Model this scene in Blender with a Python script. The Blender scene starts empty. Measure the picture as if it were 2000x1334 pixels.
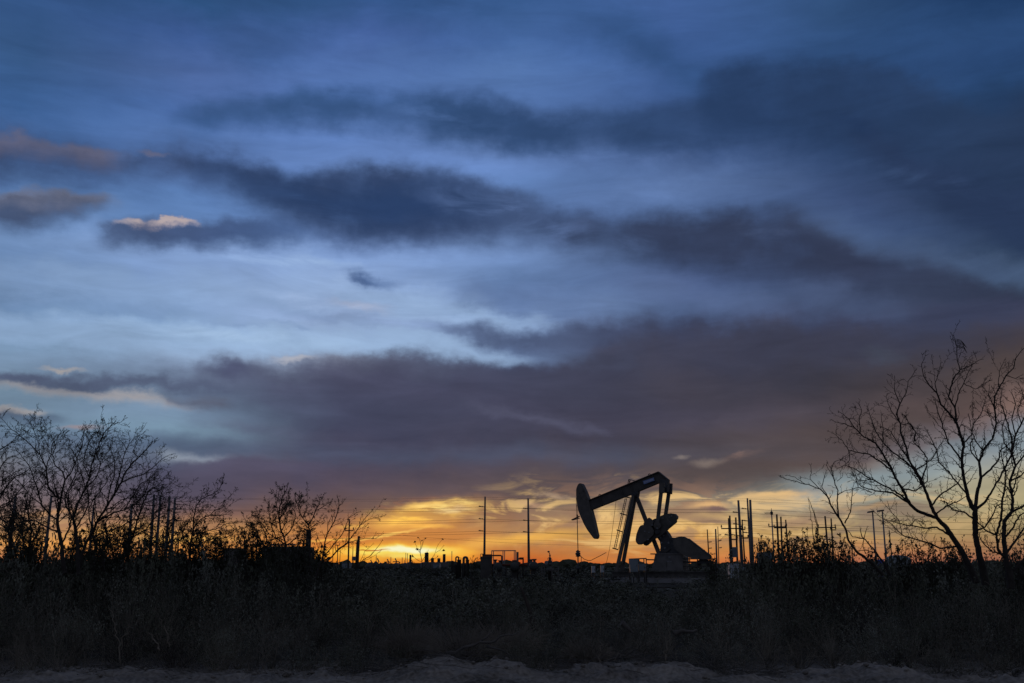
import bpy, math, random
import numpy as np
from mathutils import Vector, Matrix, noise as mnoise

random.seed(7)
R = random.Random(11)
sc = bpy.context.scene
COL = sc.collection

# ------------------------------------------------------------------ camera
CAM_H = 1.7
TH = math.atan(436.0 / 2000.0)
CT, ST = math.cos(TH), math.sin(TH)
cam_d = bpy.data.cameras.new('camera')
cam_d.sensor_width = 36.0
cam_d.sensor_fit = 'HORIZONTAL'
cam_d.lens = 36.0
cam_d.clip_start = 0.1
cam_d.clip_end = 20000
cam = bpy.data.objects.new('camera', cam_d)
cam.location = (0, 0, CAM_H)
cam.rotation_euler = (math.radians(90) + TH, 0, 0)
COL.objects.link(cam)
sc.camera = cam
sc.view_settings.view_transform = 'Standard'
sc.view_settings.look = 'None'
sc.view_settings.exposure = 0.0
sc.view_settings.gamma = 1.0
C0 = Vector((0, 0, CAM_H))

def ray(px, py):
    u = 667.0 - py
    return Vector((px - 1000.0, 2000.0 * CT - u * ST, 2000.0 * ST + u * CT))

def at(px, py, Y):
    d = ray(px, py)
    return C0 + d * (Y / d.y)

def gx(px, Y):
    """x of a thing that stands on the ground Y metres away, seen at column px near the horizon"""
    return at(px, 1103, Y).x

def azel(px, py):
    d = ray(px, py).normalized()
    return math.degrees(math.atan2(d.x, d.y)), math.degrees(math.asin(d.z))

def lin(c):
    out = []
    for v in c:
        v = max(0, v) / 255.0
        out.append(v / 12.92 if v <= 0.04045 else ((v + 0.055) / 1.055) ** 2.4)
    return (out[0], out[1], out[2], 1.0)

# ------------------------------------------------------------------ sky (world)
TS, ES = 64.0, 36.0
def te(px, py):
    a, e = azel(px, py)
    return (a + 32.0) / TS, e / ES

world = bpy.data.worlds.new('World')
sc.world = world
world.use_nodes = True
nt = world.node_tree
nt.nodes.clear()
L = nt.links.new

def nd(t, **kw):
    n = nt.nodes.new(t)
    for k, v in kw.items():
        setattr(n, k, v)
    return n

def put(sock, v):
    if hasattr(v, 'is_linked'):
        L(v, sock)
    else:
        sock.default_value = v

def M(op, a, b=None, clamp=False):
    n = nd('ShaderNodeMath', operation=op)
    n.use_clamp = clamp
    put(n.inputs[0], a)
    if b is not None:
        put(n.inputs[1], b)
    return n.outputs[0]

def sstep(v, a, b, lo=0.0, hi=1.0, kind='SMOOTHSTEP'):
    n = nd('ShaderNodeMapRange', interpolation_type=kind)
    put(n.inputs[0], v); put(n.inputs[1], a); put(n.inputs[2], b)
    put(n.inputs[3], lo); put(n.inputs[4], hi)
    return n.outputs[0]

def mixc(f, a, b, mode='MIX'):
    n = nd('ShaderNodeMix', data_type='RGBA', blend_type=mode)
    put(n.inputs[0], f); put(n.inputs[6], a); put(n.inputs[7], b)
    return n.outputs[2]

def noise_n(vec, scale, detail=4.0, rough=0.5, dist=0.0):
    n = nd('ShaderNodeTexNoise')
    put(n.inputs['Vector'], vec)
    n.inputs['Scale'].default_value = scale
    n.inputs['Detail'].default_value = detail
    n.inputs['Roughness'].default_value = rough
    n.inputs['Distortion'].default_value = dist
    return n

tc = nd('ShaderNodeTexCoord')
dirv = tc.outputs['Generated']
sep = nd('ShaderNodeSeparateXYZ'); L(dirv, sep.inputs[0])
az = M('MULTIPLY', M('ARCTAN2', sep.outputs[0], sep.outputs[1]), 57.29578)
el = M('MULTIPLY', M('ARCSINE', sep.outputs[2]), 57.29578)
t0 = M('DIVIDE', M('ADD', az, 32.0), TS)
e0 = M('DIVIDE', el, ES)
# streaked noise: long in azimuth, short in elevation, a little tilted
mp = nd('ShaderNodeMapping'); L(dirv, mp.inputs[0])
mp.inputs['Scale'].default_value = (1.0, 1.0, 3.4)
mp.inputs['Rotation'].default_value = (0, math.radians(4), 0)
sv = mp.outputs[0]
nA = noise_n(sv, 5.0, 5.0, 0.55)
sA = nd('ShaderNodeSeparateColor'); L(nA.outputs['Color'], sA.inputs[0])
nB = noise_n(dirv, 16.0, 6.0, 0.58)
sB = nd('ShaderNodeSeparateColor'); L(nB.outputs['Color'], sB.inputs[0])
mp2 = nd('ShaderNodeMapping'); L(dirv, mp2.inputs[0])
mp2.inputs['Scale'].default_value = (1.0, 1.0, 4.6)
mp2.inputs['Rotation'].default_value = (0, math.radians(9), 0)
nC = noise_n(mp2.outputs[0], 9.0, 7.0, 0.6, 0.6)
nF = noise_n(mp2.outputs[0], 30.0, 5.0, 0.6, 0.3)

def c05(s):
    return M('SUBTRACT', s, 0.5)
# horizon proximity: clouds get thinner and flatter close to the horizon
near_h = sstep(e0, 0.0, 0.35, 0.34, 1.0)
wt = M('ADD', M('MULTIPLY', c05(sA.outputs[0]), 0.050), M('MULTIPLY', c05(sB.outputs[0]), 0.012))
we = M('ADD', M('MULTIPLY', c05(sA.outputs[1]), 0.045), M('MULTIPLY', c05(sB.outputs[1]), 0.052))
mpd = nd('ShaderNodeMapping'); L(dirv, mpd.inputs[0]); mpd.inputs['Scale'].default_value = (1.0, 1.0, 1.7)
nD = noise_n(mpd.outputs[0], 30.0, 6.0, 0.6)
sD = nd('ShaderNodeSeparateColor'); L(nD.outputs['Color'], sD.inputs[0])
we = M('ADD', we, M('MULTIPLY', c05(sD.outputs[1]), 0.030))
wt = M('ADD', wt, M('MULTIPLY', c05(sD.outputs[0]), 0.018))
we = M('MULTIPLY', we, near_h)
t1 = M('ADD', t0, wt)
e1 = M('ADD', e0, we)

def ramp(stops, x):
    """stops: (image y, colour) of one azimuth column, top to bottom"""
    r = nd('ShaderNodeValToRGB')
    cr = r.color_ramp
    cr.interpolation = 'LINEAR'
    pts = sorted((te(x, y)[1], c) for y, c in stops)
    cr.elements[0].position = max(0, pts[0][0]); cr.elements[0].color = lin(pts[0][1])
    cr.elements[1].position = min(1, pts[-1][0]); cr.elements[1].color = lin(pts[-1][1])
    for p, c in pts[1:-1]:
        e = cr.elements.new(max(0, min(1, p))); e.color = lin(c)
    L(e1, r.inputs[0])
    return r.outputs[0]
COLS = [
 (0, [(0,(46,80,128)),(100,(52,88,136)),(200,(54,92,145)),(300,(70,106,162)),(350,(86,122,175)),(400,(100,135,185)),(460,(110,142,188)),(550,(94,126,170)),(620,(118,148,184)),(700,(122,152,182)),(760,(116,142,165)),(800,(105,128,150)),(850,(96,116,138)),(900,(112,118,130)),(940,(118,110,118)),(980,(130,112,112)),(1020,(165,130,100)),(1060,(200,144,84)),(1100,(180,108,78))]),
 (333, [(0,(40,78,125)),(60,(56,88,146)),(150,(76,106,165)),(220,(70,104,164)),(260,(78,112,170)),(310,(88,122,182)),(380,(84,120,174)),(430,(88,122,172)),(480,(128,158,207)),(520,(130,160,208)),(590,(116,146,190)),(640,(134,164,200)),(700,(135,160,192)),(745,(110,130,158)),(800,(112,136,162)),(840,(118,146,168)),(875,(92,110,135)),(920,(80,80,102)),(970,(84,78,96)),(1000,(120,95,92)),(1025,(190,144,92)),(1060,(208,146,78)),(1100,(200,110,60))]),
 (667, [(0,(48,84,138)),(60,(62,92,152)),(150,(78,112,172)),(200,(75,110,172)),(260,(90,124,185)),(320,(98,132,192)),(380,(90,124,180)),(450,(100,130,185)),(500,(128,158,208)),(560,(145,172,215)),(620,(150,172,214)),(680,(142,170,202)),(715,(120,128,150)),(750,(78,84,110)),(850,(66,68,90)),(920,(92,77,88)),(960,(100,80,82)),(990,(118,90,78)),(1010,(140,98,76)),(1040,(182,114,66)),(1065,(210,122,52)),(1080,(238,160,66)),(1100,(220,110,30))]),
 (1000, [(0,(50,86,138)),(80,(62,98,155)),(150,(80,116,174)),(210,(80,114,172)),(300,(98,130,188)),(350,(92,126,182)),(430,(80,108,158)),(500,(108,138,188)),(550,(100,130,178)),(600,(120,148,196)),(650,(108,132,176)),(700,(100,122,160)),(730,(66,74,102)),(800,(64,67,88)),(870,(80,70,80)),(930,(102,84,78)),(970,(112,90,80)),(1000,(150,115,88)),(1020,(172,126,88)),(1045,(178,125,82)),(1065,(188,125,75)),(1085,(200,115,55)),(1100,(195,85,35))]),
 (1333, [(0,(62,96,155)),(80,(58,92,150)),(150,(60,92,148)),(240,(50,78,124)),(310,(68,94,142)),(380,(90,118,168)),(430,(76,102,148)),(480,(66,88,130)),(540,(76,96,140)),(600,(72,92,130)),(650,(58,66,94)),(720,(58,58,76)),(800,(70,65,77)),(860,(90,79,80)),(910,(92,80,78)),(955,(105,92,86)),(985,(170,148,118)),(1010,(200,165,110)),(1040,(205,158,92)),(1070,(206,142,74)),(1100,(204,114,56))]),
 (1667, [(0,(48,82,128)),(100,(45,78,125)),(180,(44,74,120)),(250,(44,70,112)),(330,(52,74,114)),(400,(56,76,116)),(460,(66,90,134)),(520,(50,66,98)),(580,(60,72,102)),(640,(62,70,96)),(700,(55,56,70)),(800,(66,62,69)),(870,(88,74,70)),(905,(112,94,86)),(930,(132,146,148)),(965,(158,158,142)),(1000,(150,135,112)),(1040,(172,146,98)),(1075,(188,128,82)),(1100,(186,108,84))]),
 (2000, [(0,(26,56,96)),(100,(32,62,105)),(200,(34,62,98)),(300,(42,60,92)),(400,(38,53,80)),(480,(48,66,94)),(530,(62,82,110)),(590,(48,54,70)),(680,(56,54,62)),(740,(80,68,66)),(790,(130,100,84)),(830,(112,112,122)),(880,(140,150,156)),(940,(165,152,120)),(1000,(155,150,115)),(1050,(160,130,92)),(1100,(155,98,78))]),
]
base = None
prev_t = None
for x, stops in COLS:
    c = ramp(stops, x)
    tt = te(x, 700)[0]
    if base is None:
        base = c
    else:
        f = sstep(t1, prev_t, tt, kind='LINEAR')
        base = mixc(f, base, c)
    prev_t = tt
sky = base

OPS = []   # clouds, painted back to front; each one remembers the part of the sky it can reach

def band(pts, col, op=1.0, st=14, sb=14, col2=None, k=None):
    """a long cloud: pts = (x, y top, y bottom, opacity); st/sb softness in image pixels of the top/bottom edge"""
    data = [[], [], []]
    for p in pts:
        x, ya, yb = p[:3]
        o = (p[3] if len(p) > 3 else 1.0) * op
        tx = te(x, (ya + yb) / 2)[0]
        data[0].append((tx, te(x, ya)[1])); data[1].append((tx, te(x, yb)[1])); data[2].append((tx, o))
    for e_ in (0, -1):     # a faded end stays faded beyond it
        if data[2][e_][1] == 0:
            for k in range(3):
                q = data[k][e_]; n_ = (q[0] + (0.03 if e_ else -0.03), q[1])
                data[k].insert(0, n_) if e_ == 0 else data[k].append(n_)
    if st >= 9: st *= 1.7
    if sb >= 9: sb *= 1.5
    if st < 9: st *= 1.5; sb *= 1.5
    k = 0.0287 / ES
    tl, tr = data[0][0][0], data[0][-1][0]
    if data[2][0][1] > 0: tl = -9.0
    if data[2][-1][1] > 0: tr = 9.0
    box = (tl, tr, min(q[1] for q in data[1]) - sb * k * 1.05 - 0.004, max(q[1] for q in data[0]) + st * k * 1.05 + 0.004)
    OPS.append((box, 'band', (data, col, st * k, sb * k, col2)))

def blob(x, y, rx, ry, rot, col, op=1.0, core=0.0, tex=None):
    """a soft patch; rx, ry in image pixels, rot in degrees (positive = rises to the right)"""
    tx, ty = te(x, y)
    k = 0.0287
    r = math.radians(rot)
    hx = math.hypot(rx * math.cos(r), ry * math.sin(r)) * k / TS
    hy = math.hypot(rx * math.sin(r), ry * math.cos(r)) * k / ES
    OPS.append(((tx - hx, tx + hx, ty - hy, ty + hy), 'blob', (tx, ty, rx * k, ry * k, r, col, op, core, tex)))

_c = nd('ShaderNodeCombineXYZ')
for _k in range(3): L(t1, _c.inputs[_k])
TTT = _c.outputs[0]
_c = nd('ShaderNodeCombineXYZ')
L(M('MULTIPLY', t1, TS), _c.inputs[0]); L(M('MULTIPLY', e1, ES), _c.inputs[1])
DEG = _c.outputs[0]

GRP = {}
def group_of(o):
    """a node group for one cloud (shared by all the parts of the sky it reaches)"""
    global nt, L
    if id(o) in GRP:
        return GRP[id(o)]
    keep = (nt, L)
    g = bpy.data.node_groups.new('cloud', 'ShaderNodeTree')
    for nm, ty in (('Sky', 'NodeSocketColor'), ('T', 'NodeSocketFloat'), ('E', 'NodeSocketFloat'), ('TTT', 'NodeSocketVector'), ('DEG', 'NodeSocketVector'), ('Tex', 'NodeSocketFloat'), ('W', 'NodeSocketFloat')):
        g.interface.new_socket(nm, in_out='INPUT', socket_type=ty)
    g.interface.new_socket('Sky', in_out='OUTPUT', socket_type='NodeSocketColor')
    nt = g; L = g.links.new
    gi = nd('NodeGroupInput'); go = nd('NodeGroupOutput')
    I = {x.name: x for x in gi.outputs if x.name}
    sky, t1, e1 = I['Sky'], I['T'], I['E']
    box, kind, a = o
    if kind == 'band':
        data, col, st, sb, col2 = a
        cv = nd('ShaderNodeVectorCurve')
        mpg = cv.mapping
        mpg.use_clip = False
        mpg.extend = 'HORIZONTAL'
        for k in range(3):
            c = mpg.curves[k]
            while len(c.points) > 2:
                c.points.remove(c.points[-1])
            pl = data[k]
            c.points[0].location = pl[0]; c.points[1].location = pl[-1]
            for q in pl[1:-1]:
                c.points.new(q[0], q[1])
            for q in c.points:
                q.handle_type = 'AUTO_CLAMPED'
        mpg.update()
        L(I['TTT'], cv.inputs['Vector'])
        s = nd('ShaderNodeSeparateXYZ'); L(cv.outputs[0], s.inputs[0])
        up = sstep(M('SUBTRACT', s.outputs[0], e1), -st, st)
        lo = sstep(M('SUBTRACT', e1, s.outputs[1]), -sb, sb)
        m = M('MULTIPLY', M('MULTIPLY', M('MULTIPLY', up, lo), s.outputs[2]), I['W'], True)
        if col2 is not None:
            f = sstep(t1, data[0][0][0], data[0][-1][0])
            out = mixc(m, sky, mixc(f, lin(col), lin(col2)))
        else:
            out = mixc(m, sky, lin(col))
    else:
        tx, ty, rx, ry, r, col, op, core, tex = a
        m = nd('ShaderNodeMapping', vector_type='TEXTURE')
        L(I['DEG'], m.inputs[0])
        m.inputs['Location'].default_value = (tx * TS, ty * ES, 0)
        m.inputs['Rotation'].default_value = (0, 0, r)
        m.inputs['Scale'].default_value = (rx, ry, 1)
        ln = nd('ShaderNodeVectorMath', operation='LENGTH'); L(m.outputs[0], ln.inputs[0])
        f = sstep(ln.outputs['Value'], 1.0, core, 0.0, op)
        if tex is not None:
            f = M('MULTIPLY', f, I['Tex'], True)
        out = mixc(f, sky, lin(col))
    L(out, go.inputs[0])
    nt, L = keep
    GRP[id(o)] = g
    return g

def emit(o, sky):
    g = group_of(o)
    n = nd('ShaderNodeGroup'); n.node_tree = g
    L(sky, n.inputs['Sky'])
    if o[1] == 'band':
        L(t1, n.inputs['T']); L(e1, n.inputs['E']); L(TTT, n.inputs['TTT']); L(wob, n.inputs['W'])
    else:
        L(DEG, n.inputs['DEG'])
        if o[2][8] is not None:
            L(o[2][8], n.inputs['Tex'])
    return n.outputs[0]

wob = sstep(sB.outputs[2], 0.34, 0.56, 0.80, 1.0)
streak = sstep(nC.outputs[0], 0.42, 0.66)
streak2 = sstep(nF.outputs[0], 0.40, 0.64)

# ---- upper thin dark veils
band([(300,-30,25,.0),(420,-30,18,.5),(560,-30,40,.7),(680,-20,60,.5),(760,-20,20,0)], (40,75,118), 0.9, 20, 30)
band([(350,50,90,0),(440,58,110,.6),(560,60,110,.5),(640,60,100,0)], (50,84,132), 0.8, 20, 25)
band([(1020,-20,40,0),(1130,10,70,.55),(1250,50,130,.8),(1340,100,180,.8),(1400,110,210,.5)], (44,78,126), 0.9, 22, 26)
# ---- first long dark cloud
band([(290,244,252,0),(340,222,252,.55),(420,196,250,.85),(520,184,240,.95),(620,180,236,.9),(700,186,240,.9),(800,184,254,.95),(900,195,278,1),(1000,202,290,1),(1100,218,292,1),(1180,222,286,.95),(1260,206,296,1),(1340,200,300,1),(1420,190,300,.8),(1500,180,300,.0)], (46,80,126), 0.98, 15, 22, (44,68,108))
# ---- broad dark mass on the right
band([(1330,170,220,0),(1380,135,262,.7),(1450,118,280,.95),(1520,125,290,.95),(1620,120,300,.9),(1740,126,330,.8),(1800,160,380,.7),(1900,190,430,.75),(2000,170,500,.85),(2100,150,520,.9)], (36,60,98), 1.0, 14, 34, (36,54,84))
band([(1620,210,250,0),(1680,230,290,.8),(1760,280,340,.85),(1860,320,410,.85),(2000,370,500,.9)], (38,54,86), 0.75, 16, 30)
blob(1960, 190, 90, 40, -12, (30,56,92), 0.6)
blob(1665, 235, 60, 28, -35, (32,54,90), 0.6)
# ---- second long dark cloud: from the left edge down to the right edge
band([(-60,262,338,1),(0,262,338,1),(80,262,345,1),(170,272,348,1),(245,294,348,.95),(290,284,350,.95),(380,282,354,1),(450,302,366,1),(520,326,392,1),(570,350,425,1),(620,336,450,1),(700,328,462,1),(800,322,470,1),(880,328,476,.95),(950,345,474,.85),(1030,380,478,.8),(1120,415,488,.9),(1220,428,502,.95),(1320,430,520,1),(1420,424,530,1),(1520,414,545,1),(1600,436,560,1),(1700,478,588,.95),(1800,510,600,.9),(1900,545,625,.85),(2060,590,650,.8)], (50,68,104), 0.94, 15, 30, (48,55,78))
band([(330,300,350,0),(400,300,345,.8),(500,335,380,.9),(620,355,430,.9),(720,350,440,1),(850,345,440,.9),(960,370,440,.5),(1050,400,450,0)], (34,58,98), 0.85, 20, 30)
# grey-pink lit tops at the left
band([(-40,266,290,.9),(60,264,288,.9),(150,272,298,.9),(220,285,315,.7),(290,300,318,0)], (106,102,120), 0.85, 6, 14)
blob(300, 292, 40, 8, 0, (110,108,130), 0.6)
band([(-60,378,432,1),(0,376,432,1),(60,370,430,.95),(130,372,426,.9),(190,382,420,.8),(235,398,412,0)], (64,80,112), 1.15, 8, 14)
band([(-20,372,388,.6),(50,366,384,.8),(110,368,392,.7),(200,382,400,.7),(230,394,402,0)], (118,120,138), 0.8, 6, 9)
band([(165,452,470,0),(200,440,472,.8),(260,426,470,.95),(320,420,472,1),(380,432,480,1),(420,424,480,1),(480,420,474,.9),(560,424,474,.8),(640,440,474,.0)], (64,80,114), 1.02, 9, 17, (60,86,132))
band([(240,428,436,0),(258,422,433,1),(275,426,435,.7),(292,428,436,.3),(308,415,429,1),(340,416,428,1),(362,420,431,.9),(384,432,438,0)], (172,158,160), 1.15, 3, 6)
# ---- light sky between, thin grey streaks
band([(0,500,560,.5),(120,510,575,.5),(240,540,600,.6),(330,560,600,.5),(420,580,605,0)], (88,118,160), 0.8, 22, 20)
band([(400,575,600,0),(500,582,605,.5),(580,600,620,.6),(660,618,640,.7),(740,630,645,.5),(820,640,660,0)], (100,126,165), 0.85, 10, 10)
band([(0,628,650,.5),(120,635,656,.4),(280,648,668,.6),(400,655,675,.4),(560,660,680,.4),(640,664,676,0)], (98,124,152), 0.75, 9, 10)
blob(728, 546, 95, 24, -8, (70,98,146), 0.9, 0.0)
blob(712, 545, 60, 10, -10, (66,90,134), 0.5, 0.0)
band([(640,560,620,.5),(720,566,622,.85),(820,574,630,1),(920,588,634,1),(1020,606,640,.9),(1090,622,640,.7),(1150,634,640,0)], (148,177,216), 0.9, 14, 12)
blob(600, 520, 270, 30, -3, (152,180,218), 0.65, 0.0, streak)
blob(480, 662, 330, 22, -2, (160,186,214), 0.6, 0.0, streak)
blob(715, 605, 90, 16, -4, (172,176,200), 0.55)
band([(860,575,600,0),(940,555,608,.7),(1020,552,612,.7),(1120,560,625,.5),(1240,570,600,0)], (82,106,150), 0.85, 14, 10)
band([(800,628,640,0),(880,632,655,.7),(960,632,676,.95),(1060,640,688,1),(1180,638,705,1),(1300,630,720,1)], (68,82,114), 0.85, 12, 18, (58,64,90))
band([(620,645,700,.5),(720,642,702,.8),(840,652,702,.95),(920,668,708,.9),(1020,692,716,.7),(1110,705,716,0)], (148,176,212), 0.9, 9, 9)
# streaks right of centre
band([(1150,540,570,0),(1250,536,590,.5),(1380,560,620,.6),(1500,590,640,.55),(1580,620,640,0)], (84,102,142), 0.8, 14, 20)
band([(1500,560,600,0),(1600,560,610,.6),(1720,585,625,.55),(1820,600,625,0)], (72,88,122), 0.75, 14, 14)
band([(1450,400,440,.0),(1600,410,460,.5),(1760,460,520,.7),(1900,500,545,.8),(2060,520,560,.8)], (70,90,124), 0.75, 16, 16)
blob(1745, 690, 60, 22, -15, (68,78,98), 0.8)
# ---- big low grey-violet mass
band([(300,735,790,0),(350,730,790,.4),(390,708,770,.8),(430,700,770,.9),(480,708,790,.9),(560,720,850,.85),(640,716,960,.85),(740,704,960,.9),(840,700,960,.95),(940,706,960,.95),(1020,722,960,1),(1120,712,950,1),(1200,680,945,1),(1320,646,940,.95),(1500,636,920,.9),(1700,640,860,.75),(2050,640,720,.6)], (66,70,96), 0.78, 12, 70, (58,56,66))
blob(500, 838, 170, 24, -7, (86,94,118), 0.65)
blob(560, 790, 120, 20, -9, (80,88,114), 0.6)
blob(700, 870, 220, 34, -5, (76,74,96), 0.5)
band([(1180,700,760,0),(1320,720,800,.5),(1480,760,860,.5),(1600,800,880,.3),(1700,830,880,0)], (78,72,82), 0.7, 30, 40)
blob(440, 722, 75, 26, 0, (62,68,98), 0.7, 0.1)
band([(540,722,760,.5),(700,730,770,.5),(850,750,800,.4),(1000,770,820,.5),(1150,800,850,.4)], (84,80,104), 0.6, 22, 30)
# streaks at the left, low
band([(-60,732,758,1),(60,732,760,1),(180,736,764,.95),(300,744,766,.9),(420,752,768,.6),(520,764,776,0)], (74,82,108), 0.92, 6, 8)
band([(0,756,766,.6),(70,757,768,.9),(150,760,770,.9),(230,768,784,.95),(290,774,788,.9),(340,784,794,.5),(400,790,796,0)], (172,162,158), 0.72, 5, 7)
band([(290,766,782,0),(330,770,790,.8),(400,774,794,.8),(460,780,796,0)], (82,80,96), 0.8, 6, 8)
band([(-40,802,812,.8),(20,801,810,.95),(60,800,808,.95),(110,801,808,0)], (186,170,158), 0.7, 4, 5)
band([(-40,808,824,.9),(40,808,822,.9),(110,812,824,.5),(150,816,824,0)], (66,80,104), 0.9, 5, 8)
blob(150, 838, 60, 8, 2, (150,130,130), 0.7)
blob(110, 722, 50, 7, 0, (185,172,160), 0.65)
blob(580, 706, 60, 10, -1, (178,176,182), 0.65, 0.0)
band([(120,860,880,.5),(240,845,875,.7),(330,850,885,.8),(420,860,890,.7),(540,870,900,.5)], (78,92,118), 0.7, 12, 12)
band([(260,880,900,0),(310,884,902,.7),(360,890,904,.9),(420,896,904,.6),(480,898,904,0)], (152,162,176), 0.85, 6, 5)
band([(280,896,930,0),(380,902,950,.9),(480,900,960,1),(600,905,960,.9),(700,900,950,0)], (82,78,100), 0.8, 6, 30)
band([(860,782,792,0),(940,795,808,.5),(1040,808,824,.6),(1120,820,836,.7),(1180,834,846,.7),(1210,842,850,0)], (100,102,128), 0.6, 8, 7)
# ---- lower edge of the mass on the right, clear strip below
band([(1180,860,990,0),(1260,870,975,.5),(1340,870,958,.85),(1450,850,947,.95),(1540,830,925,1),(1620,800,902,1),(1700,770,880,1),(1800,740,842,.9),(1900,700,792,.9),(2060,640,730,.9)], (92,80,80), 0.8, 50, 11, (84,70,66))
blob(1368, 904, 44, 15, 2, (150,134,124), 0.55)
blob(1318, 890, 22, 8, 2, (140,128,122), 0.6)
blob(1440, 891, 80, 9, 14, (150,118,104), 0.42, 0.0, M('ADD', streak, 0.35, True))
band([(1480,950,985,0),(1560,935,985,.7),(1660,918,970,.8),(1780,890,950,.8),(1900,850,920,.8),(2060,810,880,.8)], (142,158,166), 0.75, 12, 18)
band([(1640,898,918,0),(1720,880,905,.7),(1800,856,880,.8),(1900,810,840,.8),(2000,770,800,.8),(2100,750,780,.8)], (150,122,108), 0.38, 14, 14)
# ---- sunlit cloud near the horizon
mp3 = nd('ShaderNodeMapping'); L(dirv, mp3.inputs[0])
mp3.inputs['Scale'].default_value = (1.0, 1.0, 3.6)
mp3.inputs['Rotation'].default_value = (0, math.radians(-6), 0)
nG = noise_n(mp3.outputs[0], 15.0, 6.0, 0.56, 0.9)
g_lo = sstep(nG.outputs[0], 0.52, 0.40)
g_hi = sstep(nG.outputs[0], 0.50, 0.64)
blob(1230, 1008, 430, 92, 0, (146,112,92), 0.75, 0.35, g_lo)
blob(1230, 1008, 430, 92, 0, (238,196,128), 0.75, 0.35, g_hi)
blob(1650, 1010, 380, 80, 0, (132,112,98), 0.7, 0.35, g_lo)
blob(1650, 1000, 380, 80, 0, (226,190,136), 0.55, 0.35, g_hi)
blob(830, 1018, 230, 55, 0, (176,108,56), 0.5, 0.3, g_lo)
blob(860, 1008, 190, 40, 4, (255,206,108), 0.8, 0.2, g_hi)
blob(850, 1046, 190, 22, 0, (178,104,56), 0.7, 0.2)
blob(300, 1035, 420, 45, 0, (150,108,86), 0.6, 0.3, g_lo)
blob(1500, 968, 110, 14, 3, (226,184,126), 0.85, 0.1, streak)
blob(1500, 964, 70, 9, 0, (232,190,130), 0.7)
blob(1385, 985, 60, 12, 5, (226,180,122), 0.85)
blob(1400, 993, 34, 8, 3, (122,96,92), 0.95, 0.2)
blob(1430, 1010, 120, 10, 0, (214,176,118), 0.6)
blob(1330, 1010, 60, 12, 0, (170,140,108), 0.6, 0.0, streak)
blob(1620, 1000, 130, 16, 10, (124,108,98), 0.65, 0.0)
blob(1700, 985, 90, 8, 8, (196,160,118), 0.6)
blob(1560, 1018, 110, 16, 0, (150,118,100), 0.6)
blob(1900, 1020, 150, 20, 6, (180,150,104), 0.5)
blob(1240, 985, 60, 16, 8, (120,100,88), 0.8)
blob(1180, 975, 90, 12, -6, (160,140,118), 0.6, 0.0, streak)
blob(1090, 968, 70, 7, -8, (176,148,122), 0.7)
blob(1060, 985, 90, 7, -8, (196,156,120), 0.6, 0.0, streak)
blob(1210, 1040, 60, 14, 10, (222,172,100), 0.7)
blob(1240, 1062, 90, 9, 0, (206,160,98), 0.6)
blob(1120, 1078, 110, 12, 0, (188,122,70), 0.5)
blob(1210, 1090, 160, 9, 0, (210,132,66), 0.5)
# yellow streaks above the sun
band([(690,1040,1056,0),(740,1020,1044,.7),(800,996,1030,.95),(860,985,1022,1),(920,982,1008,.9),(980,984,1000,0)], (255,196,92), 0.42, 8, 8)
blob(850, 1004, 130, 22, 9, (255,210,110), 1.0, 0.2, streak)
blob(862, 1000, 100, 15, 9, (255,220,130), 1.0, 0.1, streak2)
blob(800, 1020, 150, 26, 4, (255,190,80), 0.6, 0.0)
blob(800, 1016, 110, 13, 4, (255,200,84), 0.95, 0.1, streak2)
blob(890, 1000, 60, 9, 8, (236,204,150), 0.75, 0.0)
blob(690, 1030, 60, 6, 0, (250,196,92), 0.8, 0.0, streak2)
blob(845, 1032, 70, 6, 0, (252,190,84), 0.85)
blob(700, 1085, 170, 16, 0, (250,176,66), 0.6)
blob(905, 1080, 90, 10, 0, (250,190,80), 0.6)
blob(760, 1046, 120, 4, 8, (255,212,110), 0.75, 0.1)
blob(640, 1054, 110, 4, 0, (250,190,90), 0.75, 0.1)
blob(880, 1010, 200, 40, 6, (150,100,70), 0.55, 0.0, M('SUBTRACT', 1.0, streak2, True))
blob(980, 1030, 110, 16, 0, (150,112,84), 0.5, 0.0, streak)
band([(860,1078,1096,0),(900,1066,1084,.6),(950,1054,1074,.9),(1020,1044,1062,1),(1080,1034,1054,.8),(1140,1030,1046,.6),(1220,1028,1044,0)], (246,184,84), 0.85, 6, 8)
band([(1130,1026,1040,0),(1180,1016,1040,.5),(1260,1010,1036,.6),(1340,1020,1040,.5),(1440,1030,1050,0)], (226,180,112), 0.7, 8, 8)
band([(560,1082,1100,0),(640,1074,1100,.8),(720,1066,1102,1),(860,1066,1104,1),(930,1074,1104,.7),(1000,1085,1104,0)], (250,166,52), 0.85, 7, 12)
blob(800, 1062, 300, 62, 0, (250,160,56), 0.22, 0.0)
blob(790, 1080, 210, 24, 1, (255,190,66), 0.9, 0.0)
blob(790, 1078, 140, 12, 2, (255,228,112), 1.0, 0.25)
blob(785, 1078, 165, 13, 0, (255,226,100), 1.0, 0.2)
blob(800, 1077, 82, 8, 0, (255,252,205), 1.0, 0.3)
blob(800, 1090, 60, 6, 0, (255,226,110), 0.85, 0.2)
blob(728, 1077, 48, 2.6, -1, (196,116,46), 0.9, 0.3)
blob(260, 1030, 160, 12, 3, (236,176,96), 0.75, 0.0, streak)
blob(350, 1050, 120, 10, 0, (240,186,100), 0.8)
blob(120, 1060, 160, 14, 0, (232,160,84), 0.7)
blob(90, 1000, 80, 8, 4, (210,156,104), 0.6)
blob(900, 1040, 500, 45, 0, (255,196,100), 0.12, 0.0)

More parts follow.
